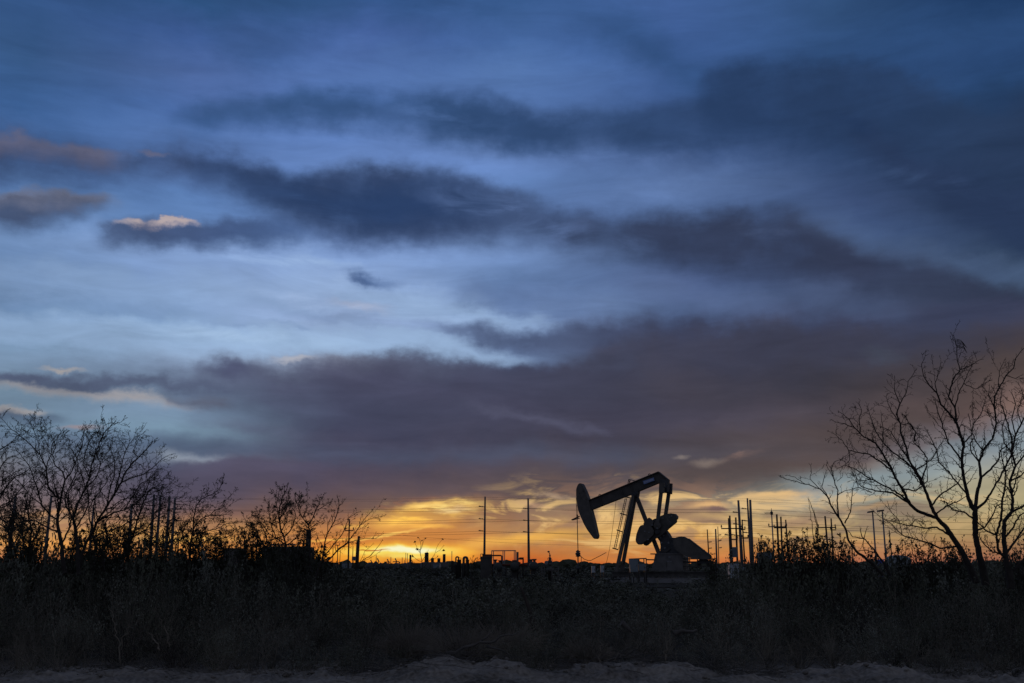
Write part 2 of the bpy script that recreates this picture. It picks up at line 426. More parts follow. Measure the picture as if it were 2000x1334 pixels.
for x_, y_, rx_, ry_, r_, c_, o_ in ((1000, 420, 260, 40, -14, (96,122,172), .6), (1120, 470, 240, 22, -8, (92,116,164), .5), (620, 400, 120, 30, -20, (64,96,146), .5), (1560, 470, 260, 22, -16, (70,86,120), .6),
                                      (860, 230, 220, 16, -6, (76,108,162), .55), (1250, 320, 260, 26, -10, (84,110,160), .5), (1750, 330, 240, 30, -20, (58,80,118), .55), (700, 600, 300, 22, -4, (168,188,220), .5), (560, 640, 320, 12, -3, (104,130,170), .6)):
    blob(x_, y_, rx_, ry_, r_, c_, o_, 0.0, streak)

# overall streaky variation and fine mottling (thin cloud texture)
v1 = sstep(nC.outputs[0], 0.3, 0.7, 0.88, 1.13, 'LINEAR')
v2 = sstep(nF.outputs[0], 0.3, 0.7, 0.985, 1.018, 'LINEAR')
v3 = sstep(sA.outputs[2], 0.3, 0.7, 0.90, 1.10, 'LINEAR')
vv = M('MULTIPLY', M('MULTIPLY', v1, v2), v3)

satv = sstep(e0, 0.04, 0.24, 1.0, 0.97)
def tile(ops, rect, depth):
    """one closure for this part of the sky; the part is halved until few clouds are left in it (Cycles skips the other half)"""
    l, r, b, t = rect
    ops = [o for o in ops if o[0][0] < r and o[0][1] > l and o[0][2] < t and o[0][3] > b]
    best = None
    if len(ops) > 4 and depth < 6:
        for ax in (0, 1):
            for q in sorted({o[0][2 * ax + k] for o in ops for k in (0, 1)}):
                if not (rect[2 * ax] + 0.004 < q < rect[2 * ax + 1] - 0.004):
                    continue
                n1 = sum(1 for o in ops if o[0][2 * ax] < q); n2 = sum(1 for o in ops if o[0][2 * ax + 1] > q)
                w = (q - max(rect[2 * ax], 0)) / (min(rect[2 * ax + 1], 1) - max(rect[2 * ax], 0))
                w = min(1, max(0, w))
                cost = n1 * w + n2 * (1 - w) + 0.15 * max(n1, n2)
                if best is None or cost < best[0]:
                    best = (cost, ax, q)
        if best is not None and best[0] > len(ops) * 1.05:
            best = None
    if best is None:
        c = base
        for o in ops:
            c = emit(o, c)
        hs = nd('ShaderNodeHueSaturation'); L(satv, hs.inputs['Saturation']); L(c, hs.inputs['Color'])
        s = nd('ShaderNodeVectorMath', operation='SCALE'); L(hs.outputs[0], s.inputs[0]); L(vv, s.inputs['Scale'])
        g = nd('ShaderNodeBackground'); L(s.outputs[0], g.inputs['Color'])
        STAT.append((len(ops), (min(r, 1) - max(l, 0)) * (min(t, .9) - max(b, 0))))
        return g.outputs[0]
    _, ax, q = best
    ra = list(rect); rb = list(rect)
    ra[2 * ax + 1] = q; rb[2 * ax] = q
    f = M('GREATER_THAN', t1 if ax == 0 else e1, q)
    a_ = tile(ops, ra, depth + 1)
    b_ = tile(ops, rb, depth + 1)
    m = nd('ShaderNodeMixShader'); L(f, m.inputs[0]); L(a_, m.inputs[1]); L(b_, m.inputs[2])
    return m.outputs[0]

STAT = []
front = tile(OPS, (-9.0, 9.0, -9.0, 9.0), 0)
print('sky tiles', len(STAT), 'mean clouds', sum(n * a for n, a in STAT) / sum(a for n, a in STAT), 'nodes', len(nt.nodes))
# the rest of the sky dome: clear dusk sky behind the camera (physical sky, sun at the horizon) and above
nish = nd('ShaderNodeTexSky', sky_type='NISHITA')
nish.sun_disc = False
SUN_AZ, SUN_EL = azel(790, 1085)[0], 1.2
nish.sun_elevation = math.radians(SUN_EL)
nish.sun_rotation = math.radians(SUN_AZ)
ns = nd('ShaderNodeVectorMath', operation='SCALE'); L(nish.outputs[0], ns.inputs[0]); ns.inputs['Scale'].default_value = 0.05
back = mixc(0.75, ns.outputs[0], lin((114, 121, 142)))
fb = sstep(M('ABSOLUTE', az), 45.0, 95.0)
fu = sstep(el, 34.0, 60.0)
fland = sstep(el, -0.4, -1.5)
bgb = nd('ShaderNodeBackground'); L(back, bgb.inputs['Color'])
bgl = nd('ShaderNodeBackground'); bgl.inputs['Color'].default_value = (0.004, 0.004, 0.005, 1)
m1 = nd('ShaderNodeMixShader'); L(M('MAXIMUM', fb, fu), m1.inputs[0]); L(front, m1.inputs[1]); L(bgb.outputs[0], m1.inputs[2])
m2 = nd('ShaderNodeMixShader'); L(fland, m2.inputs[0]); L(m1.outputs[0], m2.inputs[1]); L(bgl.outputs[0], m2.inputs[2])
ow = nd('ShaderNodeOutputWorld'); L(m2.outputs[0], ow.inputs[0])

# sun: already in the cloud at the horizon, so it is weak and orange
sl = bpy.data.lights.new('sun', 'SUN'); sl.energy = 0.12; sl.angle = math.radians(3.0); sl.color = (1.0, 0.55, 0.25)
so = bpy.data.objects.new('sun', sl); COL.objects.link(so)
a_, e_ = math.radians(SUN_AZ), math.radians(SUN_EL)
sd = Vector((math.sin(a_) * math.cos(e_), math.cos(a_) * math.cos(e_), math.sin(e_)))
so.rotation_euler = sd.to_track_quat('Z', 'Y').to_euler()

# ------------------------------------------------------------------ materials
def mat(name, col, rough=0.8, metal=0.0, var=0.25, scale=6.0, bump=0.0, col2=None, spec=0.3):
    m = bpy.data.materials.new(name); m.use_nodes = True
    t = m.node_tree; b = t.nodes['Principled BSDF']
    b.inputs['Roughness'].default_value = rough
    b.inputs['Metallic'].default_value = metal
    b.inputs['Specular IOR Level'].default_value = spec
    tcx = t.nodes.new('ShaderNodeTexCoord')
    n = t.nodes.new('ShaderNodeTexNoise'); n.inputs['Scale'].default_value = scale; n.inputs['Detail'].default_value = 5
    t.links.new(tcx.outputs['Object'], n.inputs['Vector'])
    r = t.nodes.new('ShaderNodeValToRGB')
    c2 = col2 if col2 else tuple(v * (1 - var) for v in col)
    c1 = tuple(min(1, v * (1 + var * 0.6)) for v in col)
    r.color_ramp.elements[0].position = 0.32; r.color_ramp.elements[0].color = (*c2, 1)
    r.color_ramp.elements[1].position = 0.68; r.color_ramp.elements[1].color = (*c1, 1)
    t.links.new(n.outputs[0], r.inputs[0]); t.links.new(r.outputs[0], b.inputs['Base Color'])
    if bump:
        bp = t.nodes.new('ShaderNodeBump'); bp.inputs['Strength'].default_value = bump
        t.links.new(n.outputs[0], bp.inputs['Height']); t.links.new(bp.outputs[0], b.inputs['Normal'])
    return m

MT = dict(
    steel=mat('dark_painted_steel', (0.06, 0.056, 0.054), 0.6, 0.0, 0.3, 2.0),
    steel2=mat('grey_painted_steel', (0.082, 0.076, 0.072), 0.6, 0.0, 0.3, 2.0),
    cast=mat('cast_iron', (0.05, 0.052, 0.06), 0.7, 0.0, 0.35, 3.0),
    galv=mat('galvanised_steel', (0.16, 0.17, 0.19), 0.5, 0.3, 0.2, 3.0),
    pole=mat('weathering_steel_pole', (0.10, 0.10, 0.11), 0.7, 0.0, 0.25, 1.5),
    wood=mat('creosoted_wood', (0.045, 0.036, 0.03), 0.9, 0.0, 0.35, 4.0),
    concrete=mat('concrete', (0.20, 0.20, 0.21), 0.9, 0.0, 0.2, 2.0),
    cabinet=mat('pale_cabinet_paint', (0.34, 0.37, 0.42), 0.6, 0.0, 0.12, 2.0),
    cabinet2=mat('grey_cabinet_paint', (0.16, 0.19, 0.22), 0.6, 0.0, 0.15, 2.0),
    tank=mat('dull_green_tank_paint', (0.05, 0.055, 0.055), 0.7, 0.0, 0.25, 1.0),
    palet=mat('pale_tank_paint', (0.22, 0.25, 0.26), 0.7, 0.0, 0.25, 1.0),
    blue=mat('blue_plastic', (0.02, 0.045, 0.30), 0.5, 0.0, 0.15, 2.0),
    rust=mat('rusty_steel', (0.12, 0.04, 0.025), 0.85, 0.0, 0.35, 3.0),
    plate=mat('blue_white_nameplate', (0.16, 0.22, 0.42), 0.5, 0.0, 0.1, 2.0),
    platet=mat('nameplate_print', (0.34, 0.38, 0.5), 0.5, 0.0, 0.1, 2.0),
    wire=mat('cable', (0.02, 0.02, 0.022), 0.7, 0.0, 0.1, 2.0),
    porc=mat('insulator', (0.06, 0.05, 0.05), 0.5, 0.0, 0.2, 2.0),
    bark=mat('mesquite_bark', (0.032, 0.027, 0.024), 0.95, 0.0, 0.4, 8.0),
    twig=mat('mesquite_twig', (0.026, 0.021, 0.019), 0.95, 0.0, 0.35, 6.0),
    leaf=mat('dry_leaflets', (0.045, 0.045, 0.028), 0.9, 0.0, 0.4, 3.0),
    creo=mat('creosote_leaf', (0.045, 0.05, 0.032), 0.85, 0.0, 0.4, 3.0),
    pedm=mat('pedestal_paint', (0.12, 0.115, 0.118), 0.7, 0.0, 0.3, 1.5),
    brd=mat('brush_leaf_dark', (0.036, 0.038, 0.028), 0.9, 0.0, 0.5, 1.2),
    brp=mat('brush_leaf_pale', (0.13, 0.135, 0.11), 0.9, 0.0, 0.5, 1.2),
    brl=mat('brush_leaf', (0.08, 0.085, 0.06), 0.9, 0.0, 0.5, 1.2),
    brt=mat('brush_twig', (0.17, 0.15, 0.12), 0.95, 0.0, 0.5, 1.6, col2=(0.014, 0.013, 0.011)),
    straw=mat('dry_grass', (0.17, 0.145, 0.115), 0.9, 0.0, 0.3, 4.0),
    deadw=mat('dead_wood', (0.075, 0.068, 0.062), 0.95, 0.0, 0.4, 5.0),
)

# ------------------------------------------------------------------ mesh helpers
class MB:
    def __init__(s):
        s.v = []; s.f = []; s.sm = []
    def add(s, vs, fs, smooth=False):
        b = len(s.v)
        s.v.extend(vs)
        for f in fs:
            s.f.append(tuple(b + i for i in f)); s.sm.append(smooth)
        return s
    def tube(s, pts, rad, n=8, caps=True, smooth=True):
        pts = [Vector(p) for p in pts]
        if not isinstance(rad, (list, tuple)): rad = [rad] * len(pts)
        vs = []; ref = None
        for i, p in enumerate(pts):
            a = pts[max(0, i - 1)]; b = pts[min(len(pts) - 1, i + 1)]
            d = (b - a)
            if d.length < 1e-9: d = Vector((0, 0, 1))
            d.normalize()
            if ref is None:
                ref = Vector((0, 1, 0)) if abs(d.y) < 0.9 else Vector((1, 0, 0))
            u = (ref - d * ref.dot(d))
            if u.length < 1e-6: u = d.orthogonal()
            u.normalize(); w = d.cross(u); ref = u
            for k in range(n):
                t = 2 * math.pi * k / n
                vs.append(p + (u * math.cos(t) + w * math.sin(t)) * rad[i])
        fs = []
        for i in range(len(pts) - 1):
            for k in range(n):
                k2 = (k + 1) % n
                fs.append((i * n + k, i * n + k2, (i + 1) * n + k2, (i + 1) * n + k))
        s.add(vs, fs, smooth)
        if caps:
            b = len(s.v) - len(vs); e = b + (len(pts) - 1) * n
            s.f.append(tuple(reversed(range(b, b + n)))); s.sm.append(False)
            s.f.append(tuple(range(e, e + n))); s.sm.append(False)
        return s
    def hexa(s, c):
        return s.add(c, [(0, 3, 2, 1), (4, 5, 6, 7), (0, 1, 5, 4), (1, 2, 6, 5), (2, 3, 7, 6), (3, 0, 4, 7)])
    def box(s, c, size, ax=None):
        c = Vector(c); X, Y, Z = ax if ax else (Vector((1, 0, 0)), Vector((0, 1, 0)), Vector((0, 0, 1)))
        X = X * size[0] / 2; Y = Y * size[1] / 2; Z = Z * size[2] / 2
        return s.hexa([c - X - Y - Z, c + X - Y - Z, c + X + Y - Z, c - X + Y - Z, c - X - Y + Z, c + X - Y + Z, c + X + Y + Z, c - X + Y + Z])
    def bar(s, a, b, w, h, side):
        """box between two points; w along `side`, h across"""
        a = Vector(a); b = Vector(b); d = (b - a).normalized()
        side = (side - d * side.dot(d)).normalized(); u = d.cross(side)
        S = side * w / 2; U = u * h / 2
        return s.hexa([a - S - U, a + S - U, a + S + U, a - S + U, b - S - U, b + S - U, b + S + U, b - S + U])
    def prism(s, poly, off):
        n = len(poly); off = Vector(off)
        vs = [Vector(p) for p in poly] + [Vector(p) + off for p in poly]
        fs = [tuple(range(n)), tuple(reversed(range(n, 2 * n)))]
        for i in range(n):
            j = (i + 1) % n
            fs.append((j, i, i + n, j + n))
        return s.add(vs, fs)
    def lathe(s, base, prof, n=16, axis=Vector((0, 0, 1)), smooth=True):
        """prof = [(height, radius)]"""
        axis = axis.normalized()
        return s.tube([Vector(base) + axis * h for h, r in prof], [max(r, 1e-4) for h, r in prof], n, True, smooth)
    def build(s, name, m, parent=None, origin=None):
        me = bpy.data.meshes.new(name)
        o0 = Vector(origin) if origin is not None else (parent.location.copy() if parent is not None and parent.type == 'EMPTY' else Vector((0, 0, 0)))
        if parent is not None and parent.type != 'EMPTY':
            o0 = Vector(parent['_o'])
        me.from_pydata([tuple(Vector(v) - o0) for v in s.v], [], s.f)
        me.polygons.foreach_set('use_smooth', s.sm)
        me.materials.append(MT[m] if isinstance(m, str) else m)
        me.update()
        o = bpy.data.objects.new(name, me)
        COL.objects.link(o)
        if parent is not None:
            o.parent = parent
            o['_o'] = tuple(o0)
            if parent.type != 'EMPTY':
                pass
        else:
            o.location = o0
            o['_o'] = tuple(o0)
        return o

def tag(o, label, cat, group=None, kind=None):
    if label: o['label'] = label
    if cat: o['category'] = cat
    if group: o['group'] = group
    if kind: o['kind'] = kind
    return o

def thing(name, loc, label, cat, group=None):
    o = bpy.data.objects.new(name, None)
    o.location = loc; o.empty_display_size = 0.3
    COL.objects.link(o)
    return tag(o, label, cat, group)

X_, Y_, Z_ = Vector((1, 0, 0)), Vector((0, 1, 0)), Vector((0, 0, 1))

# ------------------------------------------------------------------ ground
def berm(x, y):
    """roadside sand windrow in front of the brush"""
    crest = 16.2 + 0.45 * mnoise.noise(Vector((x * 0.22, 3.1, 0)))
    w = 0.95
    h = 0.02 + 0.30 * max(0, mnoise.noise(Vector((x * 0.5, 7.7, 0))) + 0.12) + 0.16 * max(0, mnoise.noise(Vector((x * 1.7, 1.7, 0))))
    e = math.exp(-((y - crest) / w) ** 2)
    n1 = mnoise.noise(Vector((x * 2.3, y * 2.3, 0))) * 0.085
    n2 = mnoise.noise(Vector((x * 6.1, y * 6.1, 4))) * 0.075
    n3 = abs(mnoise.noise(Vector((x * 13, y * 13, 9)))) * 0.06
    k = math.exp(-((y - 16.0) / 1.5) ** 2)
    return h * e * 1.15 + (n1 + n2 + n3) * k

def axis_pts(lo, hi, fine0, fine1, step, growth=1.25):
    a = list(np.arange(fine0, fine1 + 1e-6, step))
    p = fine1; s = step
    while p < hi:
        s *= growth; p += s; a.append(min(p, hi))
    p = fine0; s = step; pre = []
    while p > lo:
        s *= growth; p -= s; pre.append(max(p, lo))
    return list(reversed(pre)) + a

xs = axis_pts(-7000, 7000, -10.5, 10.5, 0.07, 1.3)
ys = axis_pts(-300, 9000, 14.6, 19.0, 0.06, 1.3)
gv = []
for y in ys:
    for x in xs:
        z = berm(x, y) if (13 < y < 22 and abs(x) < 16) else 0.0
        if y >= 19.5 and y < 400 and abs(x) < 300:
            z += 0.06 * mnoise.noise(Vector((x * 0.15, y * 0.15, 2)))
        gv.append((x, y, z))
nx = len(xs)
gf = [(j * nx + i, j * nx + i + 1, (j + 1) * nx + i + 1, (j + 1) * nx + i) for j in range(len(ys) - 1) for i in range(nx - 1)]
gm = bpy.data.materials.new('sandy_soil'); gm.use_nodes = True
t = gm.node_tree; b = t.nodes['Principled BSDF']; b.inputs['Roughness'].default_value = 0.95; b.inputs['Specular IOR Level'].default_value = 0.1
tcx = t.nodes.new('ShaderNodeTexCoord')
n1 = t.nodes.new('ShaderNodeTexNoise'); n1.inputs['Scale'].default_value = 1.3; n1.inputs['Detail'].default_value = 8
n2 = t.nodes.new('ShaderNodeTexNoise'); n2.inputs['Scale'].default_value = 14; n2.inputs['Detail'].default_value = 6
for n in (n1, n2): t.links.new(tcx.outputs['Object'], n.inputs['Vector'])
r1 = t.nodes.new('ShaderNodeValToRGB')
r1.color_ramp.elements[0].position = 0.36; r1.color_ramp.elements[0].color = (0.06, 0.053, 0.047, 1)
r1.color_ramp.elements[1].position = 0.62; r1.color_ramp.elements[1].color = (0.225, 0.205, 0.185, 1)
mx = t.nodes.new('ShaderNodeMix'); mx.data_type = 'FLOAT'; mx.inputs[0].default_value = 0.45
t.links.new(n1.outputs[0], mx.inputs[2]); t.links.new(n2.outputs[0], mx.inputs[3]); t.links.new(mx.outputs[0], r1.inputs[0])
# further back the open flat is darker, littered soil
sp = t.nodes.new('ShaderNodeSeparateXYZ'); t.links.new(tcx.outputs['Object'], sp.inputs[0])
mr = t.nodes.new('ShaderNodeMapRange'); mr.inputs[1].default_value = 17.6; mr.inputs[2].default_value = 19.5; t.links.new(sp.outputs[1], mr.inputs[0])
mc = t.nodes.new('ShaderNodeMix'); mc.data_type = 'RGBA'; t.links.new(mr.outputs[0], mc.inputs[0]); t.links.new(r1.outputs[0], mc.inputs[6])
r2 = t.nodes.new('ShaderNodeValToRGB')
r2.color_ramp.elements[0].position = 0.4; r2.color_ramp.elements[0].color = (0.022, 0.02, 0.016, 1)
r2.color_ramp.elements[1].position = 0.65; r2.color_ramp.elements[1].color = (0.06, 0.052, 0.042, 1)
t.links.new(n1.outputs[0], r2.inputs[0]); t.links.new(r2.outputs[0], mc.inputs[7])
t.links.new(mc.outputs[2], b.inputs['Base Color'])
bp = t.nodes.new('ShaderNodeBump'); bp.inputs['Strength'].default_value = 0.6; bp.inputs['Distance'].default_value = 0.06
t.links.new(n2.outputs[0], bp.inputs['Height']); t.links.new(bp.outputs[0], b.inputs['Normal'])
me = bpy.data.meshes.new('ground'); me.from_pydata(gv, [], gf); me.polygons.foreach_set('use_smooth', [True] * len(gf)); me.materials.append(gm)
go_ = bpy.data.objects.new('ground', me); COL.objects.link(go_); go_['kind'] = 'structure'

# ------------------------------------------------------------------ pumping unit (beam pump)
PD = 98.0
PO = Vector((at(1290, 1103, PD).x, PD, 0))
PA = math.radians(23)
EX = Vector((math.cos(PA), -math.sin(PA), 0)); EY = Vector((math.sin(PA), math.cos(PA), 0))
def pp(px, py, c):
    """point of the unit seen at (px, py) on its own side plane c metres behind its centre plane"""
    d = ray(px, py)
    return C0 + d * ((c + (PO - C0).dot(EY)) / d.dot(EY))
def ppoly(pts, c): return [pp(x, y, c) for x, y in pts]
MPX = PD / 2000.0

pj = thing('pump_jack', PO, 'dark steel oilfield pump jack with tilted walking beam and tall curved horsehead', 'pump jack')
# horsehead: box of two side plates and a curved face
hp = [(1127.2,949.3),(1129.5,945.3),(1132.5,943.6),(1135,944.2),(1136.6,946.5),(1143,959.8),(1149.3,976.6),(1153.9,995.4),(1159.8,1018.5),(1164.6,1041),(1165.8,1046),(1165,1050),(1163,1052.5),(1161,1052.6),(1158.7,1051),(1147,1035.3),(1140.5,1024),(1134,1009.5),(1129.3,997.5),(1126.6,983),(1125.1,966),(1125.3,955)]
m = MB(); m.prism(ppoly(hp, -0.42), EY * 0.84)
hh = m.build('horsehead', 'steel2', pj)
for (x, y) in ((1132,963.6),(1139,959),(1144.5,975),(1154,1035),(1160,1040)):
    m = MB(); p = pp(x, y, -0.42); m.tube([p - EY * 0.05, p + EY * 0.02], 0.05, 8)
    m.build('bolt', 'cast', hh)
# walking beam: I-section
top = [(1149.0,977.8),(1286.8,921.2)]; bot = [(1154.3,996.4),(1245.8,960.2),(1290.5,941.3)]
bm = MB()
w = ppoly([(1149.3,978.6),(1286.6,922.4),(1303.5,936.5),(1291,941.0),(1245.8,959.6),(1154.2,995.6)], -0.12)
bm.prism(w, EY * 0.24)
wbm = bm.build('walking_beam', 'steel', pj)
fl = MB()
a_, b_ = pp(1148.6,978.4,0), pp(1286.9,921.8,0); fl.bar(a_, b_, 0.62, 0.07, EY)
a_, b_ = pp(1286.9,921.8,0), pp(1304.8,936.3,0); fl.bar(a_, b_, 0.60, 0.07, EY)
a_, b_ = pp(1153.8,996.2,0), pp(1246.5,959.8,0); fl.bar(a_, b_, 0.62, 0.07, EY)
a_, b_ = pp(1246.5,959.6,0), pp(1291,941.2,0); fl.bar(a_, b_, 0.61, 0.07, EY)
for x, y, x2, y2 in ((1172,969,1178,986.5),(1213,952.5,1219,970.5),(1232,945,1238,962.5),(1275,927.5,1282,944.5)):
    fl.bar(pp(x, y, 0), pp(x2, y2, 0), 0.5, 0.05, EY)
fl.build('beam_flange', 'steel', wbm)
pl = MB(); q = ppoly([(1255.6,939.6),(1276.6,932.6),(1278.4,938.6),(1257.6,946.2)], -0.34); pl.prism(q, EY * 0.03)
npl = pl.build('nameplate', 'plate', wbm)
pr = MB()
for i in range(6):
    u0 = 0.10 + i * 0.135
    A = q[0].lerp(q[1], u0).lerp(q[3].lerp(q[2], u0), 0.3); B = q[0].lerp(q[1], u0 + 0.095).lerp(q[3].lerp(q[2], u0 + 0.095), 0.3)
    Cc = q[0].lerp(q[1], u0 + 0.095).lerp(q[3].lerp(q[2], u0 + 0.095), 0.72); D = q[0].lerp(q[1], u0).lerp(q[3].lerp(q[2], u0), 0.72)
    pr.prism([p - EY * 0.012 for p in (A, B, Cc, D)], EY * 0.01)
pr.build('faded_print', 'platet', npl)
for (x, y) in ((1171.5, 967.5), (1268.5, 927.5)):
    g = MB(); c = pp(x, y, 0); r_ = 2.1 * MPX
    g.tube([c + EX * (r_ * math.cos(k * math.pi / 7)) + Z_ * (r_ * math.sin(k * math.pi / 7)) for k in range(-1, 9)], 0.035, 6)
    g.build('lifting_eye', 'steel', pj)
# centre bearing and post
m = MB()
m.prism(ppoly([(1233,963),(1246,957.8),(1245,964),(1244,970),(1236,970.5),(1232.5,968)], -0.4), EY * 0.8)
m.tube([pp(1239.5,965.5,-0.62), pp(1239.5,965.5,0.62)], 0.16, 12)
m.build('centre_bearing', 'cast', pj)
for c0, c1, xt, xb in ((-0.35, -1.30, 1237.3, 1200.5), (0.35, 1.30, 1241.0, 1211.5)):
    m = MB(); A = pp(xt, 968, c0); B = pp(xb, 1131, c1)
    dd = (B - A).normalized()
    m.bar(A, B, 0.22, 0.32, EY)
    m.build('samson_post_leg', 'steel2', pj)
m = MB(); m.bar(pp(1241.6,966,0), pp(1287.8,1083,0), 0.36, 0.34, EY)
m.build('rear_leg', 'steel2', pj)
m = MB(); m.bar(pp(1246,979,0.45), pp(1246.5,979,-0.45), 0.14, 0.12, EX); m.build('cross_brace', 'steel', pj); m = MB(); m.bar(pp(1206.5,1098,-1.15), pp(1217,1098,1.15), 0.2, 0.2, Z_)
m.build('cross_brace', 'steel', pj)
# ladder with safety cage
lad = MB()
for xt, xb, c in ((1221.5,1199,-1.6),(1224.6,1202.6,-1.25),(1231.8,1208.5,-0.75)):
    lad.tube([pp(xt,971,c), pp(xb,1072,c)], 0.035, 5)
for k in range(26):
    f_ = k / 25.0
    a_ = pp(1221.5,971,-1.6).lerp(pp(1199,1072,-1.6), f_); b_ = pp(1224.6,971,-1.25).lerp(pp(1202.6,1072,-1.25), f_)
    lad.tube([a_, b_], 0.014, 4)
for xa, ya, xb_, yb_ in ((1219,969.5,1230.5,972.5),(1211.6,1002.8,1223.2,1006),(1204.8,1035,1215.8,1039),(1196.6,1070.5,1207.2,1073.5)):
    lad.bar(pp(xa, ya, -1.6), pp(xb_, yb_, -0.75), 0.09, 0.09, Z_)
lad.build('ladder', 'steel', pj)
cg = MB()
P = lambda x, y: pp(x, y, -0.45)
for a_, b_ in (((1228,936.2),(1239.6,939)),((1228,936.2),(1226.2,946)),((1231,937),(1229.2,946)),((1239.6,939),(1238.4,943)),((1228,936.2),(1230,944))):
    cg.tube([P(*a_), P(*b_)], 0.035, 5)
cg.build('guard_rail', 'steel', pj)
# brake cable hanging from the beam
m = MB(); m.tube([pp(1203.4,977.5,-0.3), pp(1200.6,1000,-0.3), pp(1193.8,1052,-0.3), pp(1190,1075,-0.3), pp(1183.5,1104,-0.3)], 0.018, 5); m.build('brake_cable', 'wire', pj)
# equalizer, tail bearings and pitman arms
m = MB()
m.prism(ppoly([(1288.8,936),(1304.8,936),(1304.4,950),(1303.2,960.5),(1297.8,962.5),(1295.5,958),(1291.2,962),(1288.8,960)], -0.5), EY * 0.7)
m.prism(ppoly([(1301,944),(1312,944.2),(1310.8,964),(1302.8,963.4),(1300.5,955)], 0.5), EY * 0.4)
m.tube([pp(1293.5,951,-1.3), pp(1306.5,951,1.25)], 0.17, 12)
m.build('equalizer', 'cast', pj)
for c, xt, yt, xb, yb in ((-1.15, 1293.0, 946, 1283.6, 1026), (1.15, 1308.4, 948, 1298.0, 1020)):
    m = MB(); m.bar(pp(xt, yt, c), pp(xb, yb, c), 0.20, 0.33, EY)
    m.bar(pp(xt, yt - 3, c), pp(xt - 0.8, yt + 17, c), 0.34, 0.46, EY)
    m.tube([pp(xb, yb, c - 0.25), pp(xb, yb, c + 0.25)], 0.34, 14)
    m.build('pitman_arm', 'steel2', pj)
# cranks with counterweights
def crank(c, arm, weights, dots):
    m = MB(); m.prism(ppoly(arm, c), EY * 0.28)
    cr = m.build('crank', 'steel', pj)
    for wpts, cc, th in weights:
        m = MB(); m.prism(ppoly(wpts, cc), EY * th); m.build('counterweight', 'steel2', cr)
    for x, y in dots:
        m = MB(); p = pp(x, y, c); m.tube([p - EY * 0.46, p], 0.075, 6)
        m.build('bolt', 'galv', cr)
    return cr
crank(-0.95, [(1250,1040),(1258,1024),(1262,1018),(1274,1016.5),(1290,1012),(1302,1014),(1311,1022),(1305,1034),(1298,1040),(1290,1047),(1280,1052),(1266,1062),(1256,1062)],
      [([(1251.2,1026.2),(1248,1030),(1245.3,1036.7),(1243,1043),(1242,1048.6),(1241.3,1054),(1241.9,1058),(1244,1061.5),(1246.6,1063.7),(1251,1063.8),(1255,1062),(1258.5,1058),(1268,1052),(1276,1044),(1277,1036),(1272,1028),(1262,1025),(1256,1025)], -1.35, 0.39),
       ([(1252,1057),(1258,1064.5),(1261,1066),(1264,1065),(1268,1061.5),(1274,1055),(1280,1049),(1283,1043),(1274,1040),(1262,1048)], -0.66, 0.34),
       ([(1256.6,1022),(1259,1018.5),(1267,1010.8),(1270.5,1013),(1273.6,1016.5),(1276,1020),(1272,1028),(1260,1027),(1257,1025.5)], -1.3, 0.34)],
      [(1262,1038),(1270,1040),(1276,1026),(1286,1032),(1268,1054)])
crank(0.75, [(1272,1016.5),(1279,1012.8),(1284,1013),(1295,1006),(1318,1006),(1320,1016),(1306,1032),(1299,1037),(1290,1043),(1278,1045)],
      [([(1287,1009.4),(1292,1006.8),(1298.7,1004.6),(1307,1003.2),(1314,1003.2),(1317.6,1004),(1321.2,1007.4),(1323,1012.3),(1322.4,1014.4),(1320.6,1014.6),(1321,1017.5),(1320,1020.5),(1311,1028),(1304,1033.5),(1298.7,1037.6),(1296,1032),(1290,1020)], 0.35, 0.39),
       ([(1291,1008),(1299,1003.6),(1310,1002.4),(1319,1003.6),(1323.6,1008.4),(1323.4,1012),(1315,1020),(1303,1030),(1296,1024)], 1.05, 0.34)],
      [(1310,1010),(1305,1018),(1300,1026),(1314,1008),(1297,1013)])
# gearbox
m = MB()
gb = [(1281,1036),(1288,1030),(1297,1034),(1303,1041),(1308,1050),(1316,1050),(1324,1055),(1327,1066),(1326,1082),(1289.5,1082),(1290,1066),(1288.4,1057),(1281,1047)]
m.prism(ppoly(gb, -0.55), EY * 1.1)
m.tube([pp(1283.5,1038,-1.2), pp(1290,1038,1.1)], 0.24, 14)
m.build('gear_reducer', 'cast', pj)
for x, y in ((1292,1060),(1299,1070),(1306,1060),(1296,1046),(1290,1050)):
    m = MB(); p = pp(x, y, -0.55); m.tube([p - EY * 0.06, p], 0.09, 8); m.build('bolt', 'galv', pj)
m = MB()
m.bar(pp(1289.5,1072,-0.6), pp(1299,1079,-0.6), 0.1, 0.12, EY); m.bar(pp(1299,1079,-0.6), pp(1309,1071,-0.6), 0.1, 0.12, EY)
m.build('brake_linkage', 'steel', pj)
# belt guard and motor
bg_ = [(1315,1056),(1316.6,1052),(1320,1049.6),(1323.8,1048.6),(1328,1047.6),(1331.7,1047.5),(1336,1048.3),(1339.6,1050),(1343.5,1052.8),(1384,1083.6),(1386.4,1085.8),(1387.2,1088.4),(1386.2,1091),(1383,1092.4),(1354,1092.2),(1340,1086),(1327.7,1080),(1320.5,1074.5),(1316.6,1069),(1314.6,1061.8)]
m = MB(); m.prism(ppoly(bg_, -1.75), EY * 0.42)
bgo = m.build('belt_guard', 'steel2', pj)
m = MB(); m.prism(ppoly([(1343.5,1052.4),(1385,1084),(1386.6,1086),(1385,1083.2),(1343.9,1051.6)], -1.83), EY * 0.58)
for x, y in ((1348.5,1055.5),(1375.5,1075.2),(1386.5,1086)):
    m.box(pp(x, y, -1.5), (0.1, 0.2, 0.14), (EX, EY, Z_))
m.build('guard_edge', 'steel', bgo)
m = MB(); m.tube([pp(1372,1090,-1.2), pp(1376,1090,-0.2)], 0.36, 16); m.box(pp(1375,1099,-0.7), (1.2, 1.0, 0.18), (EX, EY, Z_))
